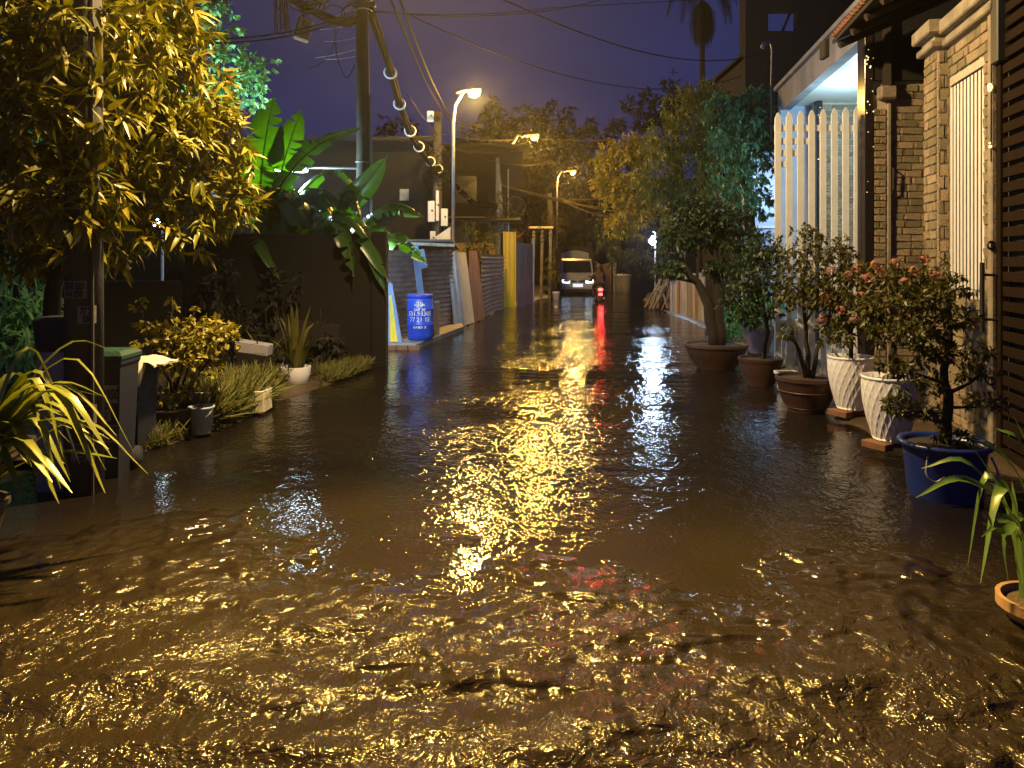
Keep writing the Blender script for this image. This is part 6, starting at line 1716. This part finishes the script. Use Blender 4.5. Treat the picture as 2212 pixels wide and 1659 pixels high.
MB().bbox(Bk(0, -.31, .50), (.17, .02, .12), .006).build('number_plate', mat('plate_taillit', (.7, .6, .55), rough=.5, emit=(1, .12, .08), estr=2.2), mc)  # tail-light shine on the plate painted in as red emission
MB().box(Bk(0, -.27, .45), (.12, .04, .28), Matrix.Rotation(.25, 3, 'X')).build('mudguard', M_BLACK, mc)
MB().tube([Bk(-.34, .85, 1.02), Bk(-.15, .95, 1.0), Bk(.15, .95, 1.0), Bk(.34, .85, 1.02)], .018, 6).build('handlebar', M_STEEL, mc)
for s in (-1, 1):
    MB().tube([Bk(s * .26, .9, 1.02), Bk(s * .32, .88, 1.18)], .008, 5).build('mirror_stem', M_STEEL, mc)
    MB().bbox(Bk(s * .33, .88, 1.22), (.11, .02, .07), .01).build('mirror', M_BLACK, mc)
    MB().tube([Bk(s * .07, .1, .28), Bk(s * .1, .0, .62)], .025, 6).build('shock', M_STEEL, mc)
MB().tube([Bk(0, 1.2, .28), Bk(0, 1.02, .9)], .03, 6).build('fork', M_STEEL, mc)
MB().tube([Bk(.15, .5, .26), Bk(.16, -.15, .33)], [.03, .05], 8).build('exhaust', M_STEEL, mc)
lamp_light('tail_glow', Bk(0, -.42, .70), 16, (1, .03, .03), .06, mc)

rd = thing('person', 'rider in a dark jacket and helmet sitting on the motorbike', 'person', (BX, BY + .25, 0))
# one continuous body: joints with radii, grown with a skin
J = {'pel': (0, .22, .90, .135), 'wai': (0, .24, 1.05, .125), 'che': (0, .30, 1.26, .155), 'nec': (0, .34, 1.43, .065), 'hea': (0, .37, 1.50, .06)}
J.update({'shL': (-.17, .32, 1.36, .075), 'elL': (-.27, .52, 1.16, .052), 'wrL': (-.29, .78, 1.04, .04), 'haL': (-.28, .87, 1.03, .04), 'shR': (.17, .32, 1.36, .075), 'elR': (.27, .52, 1.16, .052), 'wrR': (.29, .78, 1.04, .04), 'haR': (.28, .87, 1.03, .04)})
J.update({'hiL': (-.11, .25, .88, .10), 'knL': (-.20, .66, .80, .072), 'anL': (-.19, .55, .40, .05), 'toL': (-.20, .70, .34, .045), 'hiR': (.11, .25, .88, .10), 'knR': (.20, .66, .80, .072), 'anR': (.19, .55, .40, .05), 'toR': (.20, .70, .34, .045)})
E = [('pel', 'wai'), ('wai', 'che'), ('che', 'nec'), ('nec', 'hea')]
for s in 'LR': E += [('che', 'sh' + s), ('sh' + s, 'el' + s), ('el' + s, 'wr' + s), ('wr' + s, 'ha' + s), ('pel', 'hi' + s), ('hi' + s, 'kn' + s), ('kn' + s, 'an' + s), ('an' + s, 'to' + s)]
ks = list(J)
me = bpy.data.meshes.new('body')
me.from_pydata([Bk(*J[k][:3]) - ORIG[rd.name] for k in ks], [(ks.index(a), ks.index(b_)) for a, b_ in E], [])
bo = link('body', me, M_JACKET, rd)
md = bo.modifiers.new('skin', 'SKIN'); sd = bo.modifiers.new('sub', 'SUBSURF'); sd.levels = sd.render_levels = 1
for i, k in enumerate(ks):
    sv = me.skin_vertices[0].data[i]; sv.radius = (J[k][3], J[k][3]); sv.use_root = (k == 'pel')
hc = Bk(0, .40, 1.60)
MB().lathe([(.06, -.13), (.095, -.10), (.11, -.02), (.10, .06), (.06, .115), (.01, .13)], hc, 16).build('head', mat('skin', (.35, .2, .13), rough=.6), rd, smooth=True)
MB().lathe([(.125, -.06), (.138, -.02), (.135, .05), (.10, .12), (.05, .15), (.005, .155)], hc, 18).build('helmet', M_BLACK, rd, smooth=True)

for o_ in (mc, rd):
    v = Vector(o_.location) - Vector((BX, BY, 0))
    o_.location = Vector((BX, BY, 0)) + v * .9
    o_.scale = (.9, .9, .9)

# ------------------------------------------------------------------ damp air hanging in the lane
hz = MB().box((0, 32, 7.5), (70, 72, 17.2)).build('haze', None)
hm = bpy.data.materials.new('damp_air'); hm.use_nodes = True
ht_ = hm.node_tree; ht_.nodes.clear()
ho = nn(ht_, 'ShaderNodeOutputMaterial'); hv = nn(ht_, 'ShaderNodeVolumePrincipled')
hv.inputs['Color'].default_value = (.85, .85, .85, 1); hv.inputs['Density'].default_value = 0.0008; hv.inputs['Anisotropy'].default_value = 0.88
ht_.links.new(hv.outputs['Volume'], ho.inputs['Volume'])
hz.data.materials.append(hm)
tag(hz, 'thin damp night air filling the lane', 'haze', kind='stuff')
S.cycles.volume_bounces = 0
